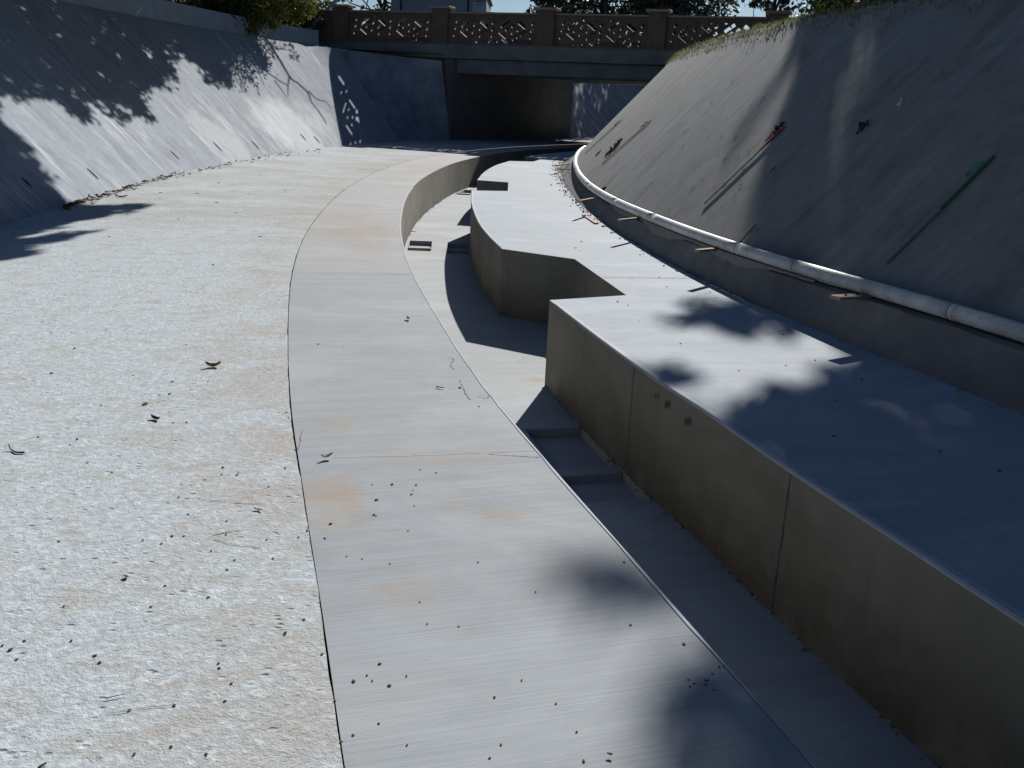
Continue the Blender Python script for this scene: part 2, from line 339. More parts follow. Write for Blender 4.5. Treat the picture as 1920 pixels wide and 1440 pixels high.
LT = [(1.0,-30,-2.0,-30.4),(-2.6,-8,-5.6,-8.6),(-4.2,0,-7.2,-.4),(-5.1,5,-8.0,4.4),(-5.69,10.22,-8.68,9.8),(-6.02,13.3,-9.0,13.0),(-6.23,16.34,-9.2,16.3),(-6.3,19.5,-9.3,19.8),(-6.19,23.15,-9.1,23.8),(-5.75,27,-8.6,28.0),(-5.08,30.41,-7.95,31.6),(-4.45,32.6,-7.2,34.3),(-3.95,33.9,-6.1,35.4),(-3.3,35.1,-4.6,35.9),(-2.72,35.85,-3.12,35.96)]
TR = [(12,-30),(6.9,-8),(4.9,-2),(3.95,1.5),(3.45,3.4),(2.96,5.0),(2.65,6.0),(2.24,7.3),(1.84,8.7),(1.42,11.1),(1.12,13.5),(.95,15.8),(.87,19),(.9,22),(1.02,25),(1.4,28),(2.2,30.8),(3.3,32.8),(4.45,33.9)]
E = smooth_curve(cr_curve(E_pts, .15), 11); L = smooth_curve(cr_curve(L_pts, .15), 11)
ES = np.r_[0, np.cumsum(np.linalg.norm(np.diff(E,axis=0),axis=1))]
s_zero = np.interp(0, E[:,1], ES)
ET = np.gradient(E, axis=0); ET /= np.linalg.norm(ET,axis=1)[:,None]; EN = np.stack([ET[:,1],-ET[:,0]],1)
def sd(p):                                   # station along the slot edge and offset to its right
    d = np.hypot(E[:,0]-p[0], E[:,1]-p[1]); i = int(np.argmin(d)); q = np.array([p[0],p[1]])-E[i]
    return (ES[i]-s_zero+float(q@ET[i]), float(q@EN[i]))

def poly_sheet(name, loops, z, mat, parent=None):
    vs = [Vector((p[0],p[1],0)) for lp in loops for p in lp]
    tris = tessellate_polygon([[Vector((p[0],p[1],0)) for p in lp] for lp in loops])
    fs = []
    for t in tris:
        a,b,c = (vs[i] for i in t)
        fs.append(t if (b-a).cross(c-a).z > 0 else (t[0],t[2],t[1]))
    zf = z if callable(z) else (lambda p: z)
    verts = [(v.x,v.y,zf(v)) for v in vs]
    return mesh(name, verts, fs, mat, parent, uvs=[sd(v) for v in vs])
def skirt(name, pts, z0, z1, mat, flip=False, parent=None, closed=False, batter=0):
    n = len(pts); vs = []; fs = []
    for p in pts: vs += [(p[0],p[1],z0),(p[0],p[1],z1)]
    for i in range(n if closed else n-1):
        a, b = 2*i, 2*((i+1)%n); f = (a,b,b+1,a+1); fs.append(f[::-1] if flip else f)
    return mesh(name, vs, fs, mat, parent)
def densify(pts, step=.15):
    out = []
    for a, b in zip(pts[:-1], pts[1:]):
        n = max(1, int(math.hypot(b[0]-a[0], b[1]-a[1])/step))
        out += [(a[0]+(b[0]-a[0])*k/n, a[1]+(b[1]-a[1])*k/n) for k in range(n)]
    out.append(tuple(pts[-1])); return out

# ---- slab beside the slot (smooth, with open joints)
def strip(name, cl, crt, z, mat, skip=(), sub=5, jit=0):
    # cl, crt: two curves; strip is meshed across, stations taken on the right-hand curve
    n = len(crt); NLc = np.array(cl); vs=[]; uv=[]; fs=[]; idx={}
    rows=[]
    for i in range(n):
        p = np.array(crt[i]); d = np.hypot(NLc[:,0]-p[0], NLc[:,1]-p[1]); j = int(np.argmin(d)); q = NLc[j]
        rows.append((q,p))
    for i,(q,p) in enumerate(rows):
        for k in range(sub+1):
            x = q+(p-q)*k/sub; vs.append((x[0],x[1],z)); uv.append(sd(x))
    for i in range(n-1):
        if i in skip: continue
        for k in range(sub):
            a=i*(sub+1)+k; fs.append((a,a+1,a+sub+2,a+sub+1))
    return mesh(name, vs, fs, mat, None, uv), rows
def insert_gaps(curve, ys, wgap=.008):
    # add two stations 8 mm apart at each joint, return new curve and the skipped interval indices
    c = [tuple(p) for p in curve]; skip=[]
    for yy in ys:
        for i in range(len(c)-1):
            if c[i][1] <= yy < c[i+1][1]:
                t=(yy-c[i][1])/(c[i+1][1]-c[i][1]); a=np.array(c[i]); b=np.array(c[i+1]); m=a+(b-a)*t; dirn=(b-a)/np.linalg.norm(b-a)
                c[i+1:i+1]=[tuple(m-dirn*wgap/2),tuple(m+dirn*wgap/2)]; break
    out=[]
    for i in range(len(c)-1):
        if abs(np.hypot(c[i+1][0]-c[i][0],c[i+1][1]-c[i][1])-wgap)<1e-5: skip.append(i)
    return np.array(c), skip
Ej, skipE = insert_gaps(E, [8.53, 16.8, 25.0])
slab, _ = strip('apron_slab', L, Ej, 0.0, M_slab, set(skipE))
tag(slab, kind='structure')
jb = poly_sheet('joint_filler', [[tuple(p) for p in L[::3]] + [tuple(p) for p in E[::-3]]], -.007, M_fill); tag(jb, kind='structure')

# ---- rough floor left of the slab, with a ragged open seam
T0 = cr_curve([(a,b) for a,b,_,_ in LT]+[(-.9,38.2),(.8,41),(2.1,43.4),(3.6,47),(5.4,50.5),(8,54.5),(12,60)], .2)
LTt = np.array([(a,b) for a,b,_,_ in LT]); 
sj = L - 0; SLn = np.stack([-(np.gradient(L,axis=0)[:,1]), np.gradient(L,axis=0)[:,0]],1); SLn /= np.linalg.norm(SLn,axis=1)[:,None]
Lf = cr_curve(L, .05); Lg = np.gradient(Lf,axis=0); Ln = np.stack([-Lg[:,1],Lg[:,0]],1); Ln/=np.linalg.norm(Ln,axis=1)[:,None]
jit = np.convolve(rng.normal(0,1,len(Lf)), np.ones(3)/3,'same')*.002 + np.convolve(rng.normal(0,1,len(Lf)), np.ones(25)/25,'same')*.007
gapw = np.clip(.0055+jit*1.0, .0015, .02)
Lseam = Lf + Ln*gapw[:,None]
def floor_z(p):
    return .006
seam_near = [tuple(p) for p in Lseam]
floorL = poly_sheet('channel_floor', [seam_near + [tuple(p) for p in T0[::-1]]], floor_z, M_rough); tag(floorL, kind='structure')

# ---- slot
far_cut = len(E)-1
bench_edge = [(9.6,-30),(4.7,-8),(3.75,-4.6),(3.02,-2.1),(2.48,0),(2.13,1.2),(1.86,2.4),(1.64,3.1),(1.52,3.46),(1.37,3.9),(1.22,4.38),(1.08,4.86),(.85,5.55),(.57,6.55),(.28,7.67)]
bench_edge = [tuple(p) for p in cr_curve(bench_edge,.15)]
seg2 = [(.96,8.03),(.60,9.85),(-.18,10.31)]
seg3 = [tuple(p) for p in cr_curve([(-.18,10.31),(-.37,11.3),(-.56,12.6),(-.76,14.7),(-.88,16.85)],.15)]
seg4 = [(-.24,17.05),(-.26,18.87),(-.89,19.05)]
seg5 = [tuple(p) for p in cr_curve([(-.89,19.05),(-.84,21.2),(-.66,23.5),(-.35,25.44)],.15)]
seg6 = [(.29,25.66),(.52,26.9),(.06,27.9)]
seg7 = [tuple(p) for p in cr_curve([(.06,27.9),(.75,29.9),(1.8,32.2),(3.2,34.7),(5.0,37.5),(6.7,41),(8.4,46),(10.8,51.3),(14.7,57.6)],.2)]
corners = bench_edge + densify([bench_edge[-1]]+seg2,.2)[1:] + seg3[1:] + densify([seg3[-1]]+seg4,.2)[1:] + seg5[1:] + densify([seg5[-1]]+seg6,.2)[1:] + seg7[1:]
TRc = cr_curve(TR+[(6.5,37.5),(8.3,41),(10.8,47),(13.6,52.5),(17.3,59)], .2)
bench = poly_sheet('bench_slab', [corners + [tuple(p) for p in TRc[::-1]]], .002, M_bench)
tag(bench, kind='structure')
# joint lines sawn across the bench: thin open grooves laid as dark strips 4 mm over would stand proud, so they are real shallow ribs of dirt
def groove(name, a, b, wd=.008, z=.004, mat=None):
    a=Vector(a); b=Vector(b); d=(b-a).normalized(); n_=Vector((-d.y,d.x))*wd/2
    pts=[]; K=24
    vs=[]; fs=[]
    for k in range(K+1):
        p=a+(b-a)*k/K; r=n_*(.6+.8*random.random()); vs += [(p.x+r.x,p.y+r.y,z+.003),(p.x-r.x,p.y-r.y,z+.003)]
    for k in range(K): fs.append((2*k,2*k+1,2*k+3,2*k+2))
    o=mesh(name,vs,fs,mat or M_dirt); tag(o,kind='structure'); return o
a=P(1130,521); b_=P(1312,523); groove('bench_joint',(a.x,a.y),(b_.x,b_.y),.009)

s_joint = sd((-1.0,8.53))[0]; print('joint station', s_joint)
# sunlit rims of the cut edges painted as paler strips, a few millimetres proud
def margin(name, curve, w0, z, side, mat, y0, y1):
    c=np.array(curve); g_=np.gradient(c,axis=0); g_/=(np.linalg.norm(g_,axis=1)[:,None]+1e-9); n_=np.stack([g_[:,1],-g_[:,0]],1)*side
    vs=[];fs=[];uv=[]; idx=[i for i in range(len(c)) if y0<c[i][1]<y1]; r7=random.Random(4)
    for i in idx:
        w_=w0*(.8+.5*r7.random())
        for (o,zz) in ((-.006,z-.012),(.004,z+.003),(w_,z+.003)):
            q=c[i]+n_[i]*o; vs.append((q[0],q[1],zz)); uv.append(sd(q))
    for k in range(len(idx)-1):
        for j in range(2): a=k*3+j; f=(a,a+1,a+4,a+3); fs.append(f if side>0 else f[::-1])
    o=mesh(name,vs,fs,mat,None,uv); tag(o,kind='structure'); return o
M_sunrim = mat_smooth('sunlit_rim', (.52,.56,.62), brush=.5, tan_lo=.8)
margin('bench_sunlit_rim', bench_edge, .035, .002, 1, M_sunrim, .5, 7.6)
margin('bench_sunlit_rim', seg3, .03, .002, 1, M_sunrim, 10.35, 16.8)
margin('slab_sunlit_rim', [tuple(p) for p in E], .012, 0.0, -1, M_sunrim, .5, 17)
M_res = mat_plain('lime_residue',(.56,.58,.60),.9,.15,40)
a=P(622,858); b_=P(820,853); groove('slab_residue_line',(a.x,a.y),(b_.x,b_.y),.006,-.002,M_res)
a=P(820,853); b_=P(1008,845); groove('slab_residue_line',(a.x,a.y),(b_.x,b_.y),.004,-.002,M_res)
a=P(915,852); b_=P(1013,858); groove('slab_joint_line',(a.x,a.y),(b_.x,b_.y),.0035,-.0014,M_fill)
M_crk = mat_plain('old_crack_dirt',(.21,.20,.185),.95,.2,20)
def crack(name, px, wd, mat=M_crk, z=0.0):
    c=cr_curve([W2(x,y) for x,y in px],.02); c=c+rng.normal(0,.003,c.shape); vs=[];fs=[]
    g_=np.gradient(c,axis=0); g_/=np.linalg.norm(g_,axis=1)[:,None]
    for k in range(len(c)):
        h_=wd*.5*(.3+rng.random()*1.2); n_=np.array([-g_[k][1],g_[k][0]])*h_; vs+=[(c[k][0]+n_[0],c[k][1]+n_[1],z+.003),(c[k][0]-n_[0],c[k][1]-n_[1],z+.003)]
    for k in range(len(c)-1): fs.append((2*k,2*k+1,2*k+3,2*k+2))
    o=mesh(name,vs,fs,mat); tag(o,kind='structure')
crack('slab_crack',[(838,671),(850,673),(846,685),(850,693)],.005)
crack('slab_crack',[(862,712),(872,735),(880,750)],.004)
crack('slab_crack',[(898,744),(910,748),(918,742)],.004)
crack('slab_crack',[(567,806),(563,830),(556,850)],.003)
crack('floor_crack',[(395,1010),(420,1002),(450,997)],.004,z=.006)
crack('floor_crack',[(400,1014),(440,1024),(490,1031)],.004,z=.006)
crack('floor_crack',[(200,1345),(270,1332),(330,1328)],.002,z=.006)
crack('floor_crack',[(380,940),(440,946),(500,948)],.004,z=.006)
def strip2(name, e, b, z, mat):
    return poly_sheet(name, [[tuple(p) for p in e] + [tuple(p) for p in b[::-1]]], z, mat)
# pits in the slot floor: rows of two, with a low ridge across each
PITS = []   # quads (4 corners) in the slot floor, given as distance along and across the slot
def slot_pt(y, d, skew=0.0):
    i = int(np.argmin(abs(E[:,1]-y))); p = E[i]+EN[i]*d+ET[i]*skew; return (float(p[0]),float(p[1]))
def to_wall(y):
    cc=np.array(corners); d=.8
    while d<1.3:
        p=slot_pt(y,d)
        if np.min(np.hypot(cc[:,0]-p[0],cc[:,1]-p[1]))<.09: break
        d+=.005
    while d<1.4:
        p=slot_pt(y,d); k=int(np.argmin(np.hypot(cc[:,0]-p[0],cc[:,1]-p[1]))); k=min(max(k,1),len(cc)-2); t=cc[k+1]-cc[k-1]; t/=np.linalg.norm(t)
        if abs((p[0]-cc[k][0])*t[1]-(p[1]-cc[k][1])*t[0])<.015: break
        d+=.004
    return d
def pit_quad(ya, yb, d0, d1):
    da,db=(to_wall(ya),to_wall(yb)) if d1>.9 else (d1,d1)
    return [slot_pt(ya,d0),slot_pt(ya,da),slot_pt(yb,db),slot_pt(yb,d0)]
PITS += [pit_quad(15.62,14.5,.05,.42), pit_quad(15.5,14.38,.68,1.02)]
PITS += [pit_quad(6.42,5.16,.60,1.0), pit_quad(6.56,5.32,.04,.34)]
PITS += [pit_quad(24.9,23.6,.05,.42), pit_quad(24.7,23.4,.68,1.02)]
slot_outer = [tuple(p) for p in E] + [tuple(p) for p in corners[::-1]]
def inset(q, f=.985):
    c = np.mean(q,axis=0); return [tuple(c+(np.array(p)-c)*f) for p in q]
slotf = poly_sheet('slot_floor', [slot_outer] + [[*q] for q in PITS], SD, M_slot); print('slot faces', len(slotf.data.polygons), [q for q in PITS[:3]]); tag(slotf, kind='structure')
def make_pit(q, depth=.07):
    bm = bmesh.new(); z1 = SD-depth
    top=[bm.verts.new((x,y,SD)) for x,y in q]; bot=[bm.verts.new((x,y,z1)) for x,y in q]
    for k in range(4): bm.faces.new((top[k],top[(k+1)%4],bot[(k+1)%4],bot[k]))
    bm.faces.new(bot)
    A,B,C,D=[np.array(p) for p in q]
    # ridge
    def at(u,v): return (A+(B-A)*u)*(1-v)+(D+(C-D)*u)*v
    r=[]
    for v in (.56,.66):
        for zz in (z1,SD-.012):
            r.append([bm.verts.new((*at(.01,v),zz)), bm.verts.new((*at(.99,v),zz))])
    bm.faces.new((r[1][0],r[1][1],r[3][1],r[3][0])); bm.faces.new((r[0][0],r[0][1],r[1][1],r[1][0])); bm.faces.new((r[2][0],r[2][1],r[3][1],r[3][0]))
    o = bmobj('floor_pit', bm, M_slot); tag(o, kind='structure'); return o
for q in PITS: make_pit(q)
# side walls of the slot
wl = skirt('slot_wall', E, 0, SD-.02, M_side, True)
tag(wl, 'long curved concrete side of the low flow slot under the smooth slab', 'wall')
wr = skirt('slot_wall', corners, .002, SD-.02, M_side)
tag(wr, 'stepped concrete side of the raised bench with trapezoid notches facing the slot', 'wall')
# vertical shuttering joints of the cast wall faces
def vjoint(p, n, z0=-.02, z1=SD+.03, wd=.0028, parent=None):
    bm=bmesh.new(); t=Vector((-n[1],n[0])); pts=[]
    K=14; prev=None
    for k in range(K+1):
        z=z0+(z1-z0)*k/K; off=(random.random()-.5)*.006; r=wd*(.5+random.random())
        c=Vector((p[0]+n[0]*.004+t.x*off,p[1]+n[1]*.004+t.y*off)); a=bm.verts.new((c.x-t.x*r,c.y-t.y*r,z)); b2=bm.verts.new((c.x+t.x*r,c.y+t.y*r,z))
        if prev: bm.faces.new((prev[0],prev[1],b2,a))
        prev=(a,b2)
    return bmobj('cast_joint', bm, M_seam, parent)
def near_pt(curve, q):
    c=np.array(curve); i=int(np.argmin(np.hypot(c[:,0]-q[0],c[:,1]-q[1]))); i=min(max(i,1),len(c)-2)
    t=c[i+1]-c[i-1]; t/=np.linalg.norm(t); return c[i], t
for q in (P(1177,685),P(1490,895)):
    c,t = near_pt(bench_edge,(q.x,q.y)); vjoint(c, (-t[1],t[0]), parent=wr)
for s_y in (17.2,18.6,20.6,22.9,24.4,26.0,27.3):
    i=int(np.argmin(abs(E[:,1]-s_y))); vjoint(E[i], (EN[i][0],EN[i][1]), parent=wl, wd=.005)
# drip stains on near wall: rust-brown spots
for (x,y,r_) in ((1287,790,.035),(1250,760,.03),(1230,742,.018)):
    q=P(x,y-95,0); c,t=near_pt(bench_edge,(q.x,q.y)); n_=(-t[1],t[0]); d=ray(x,y)
    # intersect with the wall's plane
    N3=Vector((n_[0],n_[1],0)); tt=(Vector((c[0],c[1],0))-EYE).dot(N3)/d.dot(N3); pp=EYE+d*tt
    bm=bmesh.new(); vs_=[]
    for k in range(16):
        an=2*math.pi*k/16; rr=r_*(.55+.6*random.random()); vs_.append(bm.verts.new((pp.x+n_[0]*.004-n_[1]*rr*math.cos(an)*.8, pp.y+n_[1]*.004+n_[0]*rr*math.cos(an)*.8, pp.z+rr*math.sin(an))))
    bm.faces.new(vs_); bmobj('mud_splash', bm, mat_plain('mud_splash',(.13,.085,.06)), wr)

# ------------------------------------------------------------------ left bank (ruled, 1:1) with wing wall
LTa = np.array(LT); lc = cr_curve([(a,b,c,d) for a,b,c,d in LT], .25)
ZT = 3.02
nb = 10; lv=[]; lu=[]; lf=[]
sL = np.r_[0,np.cumsum(np.linalg.norm(np.diff(lc[:,:2],axis=0),axis=1))]; sL -= np.interp(0, lc[:,1], sL)
i_w = int(np.argmin(abs(lc[:,1]-33.2)))
for i,r_ in enumerate(lc):
    wdt = math.hypot(r_[2]-r_[0], r_[3]-r_[1])
    for k in range(nb+1):
        t=k/nb; lv.append((r_[0]+(r_[2]-r_[0])*t, r_[1]+(r_[3]-r_[1])*t, (ZT-.24*max(0,min(1,(i-i_w)/(len(lc)-1-i_w))))*t)); lu.append((sL[i], t*4.2))
def bank_faces(i0,i1):
    return [(i*(nb+1)+k, (i+1)*(nb+1)+k, (i+1)*(nb+1)+k+1, i*(nb+1)+k+1) for i in range(i0,i1) for k in range(nb)]
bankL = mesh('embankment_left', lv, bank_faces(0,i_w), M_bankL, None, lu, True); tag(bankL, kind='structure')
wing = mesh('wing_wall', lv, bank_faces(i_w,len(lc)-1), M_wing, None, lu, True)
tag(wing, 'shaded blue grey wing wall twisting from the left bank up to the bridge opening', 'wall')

# right bank
rc = smooth_curve(TRc[:int(np.argmin(abs(TRc[:,1]-33.8)))+1], 21)
rc = np.vstack([TRc[0], rc])[1:]
RTt = np.gradient(rc,axis=0); RTt/=np.linalg.norm(RTt,axis=1)[:,None]; RN=np.stack([RTt[:,1],-RTt[:,0]],1)
RN = smooth_curve(RN, 15); RN/=np.linalg.norm(RN,axis=1)[:,None]
sR = np.r_[0,np.cumsum(np.linalg.norm(np.diff(rc,axis=0),axis=1))]; sR -= np.interp(0, rc[:,1], sR)
def hz_at(y): return float(np.interp(y,[0,6,7.3,8.7,11,13.5,16,40],[.34,.33,.30,.27,.24,.20,.17,.15]))
rv=[];ru=[];rf=[]
prof_n=0
for i in range(len(rc)):
    hz=hz_at(rc[i][1]); jg=(random.random()-.5)*.05
    far=float(np.interp(rc[i][1],[12,16],[0,1]))
    prof=[(-.01,-.01),(.05+.07*far,hz*.45),(.12+.08*far+jg*.4,hz-.01+jg*.2),(.17+.05*far+jg*.6,hz+.005)]
    b0=.30
    prof.append((b0,hz+.01))
    for k in range(1,9): t=k/8; prof.append((b0+(2.74-b0)*t, hz+.01+(2.84-hz)*t))
    prof_n=len(prof)
    for (o_,z_) in prof:
        rv.append((rc[i][0]+RN[i][0]*o_, rc[i][1]+RN[i][1]*o_, z_)); ru.append((sR[i], o_*1.4))
for i in range(len(rc)-1):
    for k in range(prof_n-1):
        a=i*prof_n+k; rf.append((a,a+1,a+prof_n+1,a+prof_n))
low=[f for f in rf if (f[0]%prof_n)<4]; high=[f for f in rf if (f[0]%prof_n)>=4]
M_ledge = mat_plain('ledge_grout',(.20,.20,.205),.95,.18,3,.1,.15)
ledge = mesh('ledge_curb', rv, low, M_ledge, None, ru); tag(ledge,'rough grey concrete toe ledge running under the white pipe along the bench','curb')
bankR = mesh('embankment_right', rv, high, M_bankR, None, ru, True); tag(bankR, kind='structure')

# ------------------------------------------------------------------ ground sheets beyond the banks
topL = [(lv[i*(nb+1)+nb][0],lv[i*(nb+1)+nb][1]) for i in range(0,len(lc),3)]+[(lv[-1][0],lv[-1][1])]
topR = [(rv[i*prof_n+prof_n-1][0],rv[i*prof_n+prof_n-1][1]) for i in range(0,len(rc),3)]
tunL = [(-2.72,35.85),(-.9,38.2),(.8,41),(2.1,43.4)]
farT = [(2.1,43.4),(3.6,47),(5.4,50.5),(8,54.5),(12,60),(30,80)]
farTop = [(-.7,44.6),(.9,48.2),(2.8,51.8),(5.6,56.3),(9.7,62),(28,82.5)]
gl = topL + tunL[1:] + farTop + [(500,420),(500,900),(-500,900),(-500,-60),(-4,-60)]
gr = topR + [(5.4,35.2),(8.6,41),(11.2,47),(14,52.4),(20,62),(500,380),(500,-60),(15,-60)]
def plain_poly(name, pts, zf, mat):
    vs=[Vector((p[0],p[1],0)) for p in pts]; tr=tessellate_polygon([vs]); fs=[]
    for t in tr:
        a,b,c=(vs[i] for i in t); fs.append(t if (b-a).cross(c-a).z>0 else (t[0],t[2],t[1]))
    return mesh(name,[(v.x,v.y,zf) for v in vs],fs,mat)
bmg = bmesh.new()
g1 = plain_poly('ground', gl, ZT-.004, M_ground)
g2 = plain_poly('ground', gr, 2.83, M_ground)
bm=bmesh.new(); bm.from_mesh(g1.data); bm.from_mesh(g2.data); me=bpy.data.meshes.new('ground'); bm.to_mesh(me); bm.free(); bmg.free()
for g in (g1,g2): bpy.data.objects.remove(g)
g=link_mesh('ground', me, M_ground); tag(g, kind='structure')

# far bank beyond the bridge
fv=[];fu=[];ff=[]; fa=cr_curve([(a[0],a[1],b[0],b[1]) for a,b in zip(farT,farTop)],.5)
for i,r_ in enumerate(fa):
    for k in range(7):
        t=k/6; fv.append((r_[0]+(r_[2]-r_[0])*t,r_[1]+(r_[3]-r_[1])*t,ZT*t)); fu.append((i*.5,t*4.2))
for i in range(len(fa)-1):
    for k in range(6): a=i*7+k; ff.append((a,a+7,a+8,a+1))
fb=mesh('embankment_far',fv,ff,M_farbank,None,fu,True); tag(fb,kind='structure')

# ------------------------------------------------------------------ bridge
ang=R(-19); BD=Vector((math.cos(ang),math.sin(ang),0)); BNm=Vector((-math.sin(ang),math.cos(ang),0)); BP=Vector((0,35,0))
BM = Matrix(((BD.x,BNm.x,0,BP.x),(BD.y,BNm.y,0,BP.y),(0,0,1,0),(0,0,0,1)))     # local: x along, y away from camera
def at_bridge(px, py):
    d=ray(px,py); t=(BP-EYE).dot(BNm)/d.dot(BNm); q=EYE+d*t; return (q-BP).dot(BD), q.z
bridge = empty('road_bridge', (BP.x,BP.y,0)); tag(bridge,'low concrete road bridge with pierced brown parapet spanning the channel','bridge')
DW = 9.6
def bpart(name, boxes, mat, bev=0):
    bm=bmesh.new()
    for bx in boxes: add_box(bm, *bx)
    if bev: bmesh.ops.bevel(bm, geom=bm.edges[:], offset=bev, segments=1, affect='EDGES')
    bmesh.ops.transform(bm, matrix=BM, verts=bm.verts[:]); return bmobj(name, bm, mat, bridge)
bpart('deck', [(1,DW/2,3.14,27,DW,.5)], M_fascia, .02)
bpart('front_girder', [(1,.42,2.635,27,.45,.50)], M_fascia, .03)
bpart('rear_girder', [(1,DW-.42,2.635,27,.45,.50)], M_fascia, .03)
for k in range(3): bpart('cross_girder', [(1,2.6+2.2*k,2.66,27,.4,.45)], M_fascia)
# parapet: posts and pierced panels on the near and far side
HOLES=[(780,200,0),(770,278,0),(757,362,0),(885,285,0),(950,243,0),(1005,290,0),(938,327,0),(1128,215,0),(1123,293,0),(1120,367,0),(1312,253,0),(1255,290,0),(1312,332,0),(1365,300,0),(1360,380,0),(1498,222,0),(1490,305,0),(1483,385,0),(845,168,3),(960,172,3),(1082,178,3),(1205,181,3),(1188,400,3),(1300,402,3),
 (865,228,1),(1040,232,2),(850,340,2),(1035,345,1),(1240,230,1),(1400,245,2),(1218,355,2),(1400,350,1)]
def pierced_panel(name, s0, s1, y0, th, z0, z1):
    # rectangle in (s,z) with real holes, then solid thickness
    wid=s1-s0; outer=[(s0,z0),(s1,z0),(s1,z1),(s0,z1)]; loops=[outer]
    for (hx,hy,k) in (HOLES if s0>-8 else HOLES[9:12]):
        u=(hx-740)/(1515-740); v=(hy-.0163*(hx-740)-155)/245
        cx=s0+.14+u*(wid-.28); cz=4.31-v*.70
        a,b = {0:(.070,.060),1:(.20,.064),2:(.20,.064),3:(.05,.024)}[k]; an={0:R(42),1:R(36),2:R(-36),3:0}[k]
        q=[]
        for (dx,dz) in ((-a,-b),(a,-b),(a,b),(-a,b)):
            q.append((cx+dx*math.cos(an)-dz*math.sin(an), cz+dx*math.sin(an)+dz*math.cos(an)))
        loops.append(q)
    vv=[Vector((p[0],p[1],0)) for lp in loops for p in lp]; tr=tessellate_polygon([[Vector((p[0],p[1],0)) for p in lp] for lp in loops])
    n=len(vv); bm=bmesh.new(); F=[bm.verts.new((v.x,y0,v.y)) for v in vv]; Bk=[bm.verts.new((v.x,y0+th,v.y)) for v in vv]
    for t in tr:
        try: bm.faces.new([F[i] for i in t]); bm.faces.new([Bk[i] for i in t][::-1])
        except ValueError: pass
    o=0
    for lp in loops:
        m=len(lp)
        for k in range(m):
            a,b=o+k,o+(k+1)%m; bm.faces.new((F[a],F[b],Bk[b],Bk[a]))
        o+=m
    bmesh.ops.transform(bm, matrix=BM, verts=bm.verts[:]); return bmobj(name, bm, M_bridge, bridge)
posts=[-11.5,-7.5,-3.42,.61,4.54,8.45,12.3]
for side,(yy) in enumerate((.02, DW-.40)):
    for sx in posts:
        bpart('post', [(sx,yy+.19,3.98,.62,.44,1.18)], M_bridge, .015)
        bpart('post_cap', [(sx,yy+.19,4.615,.80,.60,.09)], M_cap, .02)
    for a,b in zip(posts[:-1],posts[1:]):
        pierced_panel('parapet_panel', a+.312, b-.312, yy+.10, .17, 3.392, 4.42)
        bpart('coping', [((a+b)/2, yy+.175, 4.452, b-a-.63, .27, .06)], M_cap, .012)
bpart('kerb', [(1,.12,3.40,27,.30,.06)], M_bridge)
# abutment walls
M_abut = mat_plain('abutment_concrete',(.17,.17,.17),.9,.2,1.2)
def wallband(name, pts, z0, z1, th, mat, parent=None):
    c=np.array(cr_curve(pts,.5)); g_=np.gradient(c,axis=0); g_/=np.linalg.norm(g_,axis=1)[:,None]; n_=np.stack([-g_[:,1],g_[:,0]],1)*th
    bm=bmesh.new(); rr=[]
    for i in range(len(c)):
        a=c[i]; b=c[i]+n_[i]; rr.append([bm.verts.new((a[0],a[1],z0)),bm.verts.new((a[0],a[1],z1)),bm.verts.new((b[0],b[1],z1)),bm.verts.new((b[0],b[1],z0))])
    for i in range(len(rr)-1):
        for k in range(4): bm.faces.new((rr[i][k],rr[i+1][k],rr[i+1][(k+1)%4],rr[i][(k+1)%4]))
    bm.faces.new(rr[0]); bm.faces.new(rr[-1][::-1])
    return bmobj(name,bm,mat,parent)
wallband('abutment', [(-2.70,35.9),(-.9,38.2),(.8,41),(2.1,43.4)], -.05, 2.86, .5, M_abut, bridge)
wallband('abutment', [(4.45,33.6),(6.5,37.5),(8.3,41),(9.0,42.6)], -.05, 2.86, -.5, M_abut, bridge)
road = mesh('road', [tuple(BM@Vector(v)) for v in ((-300,.6,3.06),(-12.6,.6,3.06),(-12.6,DW-.6,3.06),(-300,DW-.6,3.06),(14.6,.6,3.06),(300,.6,3.06),(300,DW-.6,3.06),(14.6,DW-.6,3.06))], [(0,1,2,3),(4,5,6,7)], M_asph); tag(road, kind='structure')
deckr = bpart('road_surface', [(1,DW/2,3.40,26.9,DW-1.1,.03)], M_asph)

# ------------------------------------------------------------------ low wall on top of the left bank
def polywall(name, pts, z0, z1, th, mat):
    c=np.array(pts); g_=np.gradient(c,axis=0); g_/=np.linalg.norm(g_,axis=1)[:,None]; n_=np.stack([-g_[:,1],g_[:,0]],1)*th
    bm=bmesh.new(); rr=[]
    for i in range(len(c)):
        a=c[i]; b=c[i]+n_[i]; rr.append([bm.verts.new((a[0],a[1],z0)),bm.verts.new((a[0],a[1],z1)),bm.verts.new((b[0],b[1],z1)),bm.verts.new((b[0],b[1],z0))])
    for i in range(len(rr)-1):
        for k in range(4): bm.faces.new((rr[i][k],rr[i+1][k],rr[i+1][(k+1)%4],rr[i][(k+1)%4]))
    bm.faces.new(rr[0]); bm.faces.new(rr[-1][::-1]); return bmobj(name,bm,mat)
tw=[(lv[i*(nb+1)+nb][0]-.03,lv[i*(nb+1)+nb][1]) for i in range(0,len(lc)) if -20<lc[i][1]<32.7]
pw=polywall('low_wall', tw, 2.96, 3.53, .2, M_curb); tag(pw,'low blue grey kerb wall along the top of the left bank','wall')

# ------------------------------------------------------------------ BVH of everything the shade falls on
def bvh_of(objs):
    vs=[];fs=[]
    for o in objs:
        k=len(vs); vs+= [v.co.copy() for v in o.data.vertices]; fs+=[[i+k for i in p.vertices] for p in o.data.polygons]
    return BVHTree.FromPolygons(vs, fs)
BV = bvh_of([bankL,wing,bankR,ledge,slab,bench,floorL,slotf,pw])

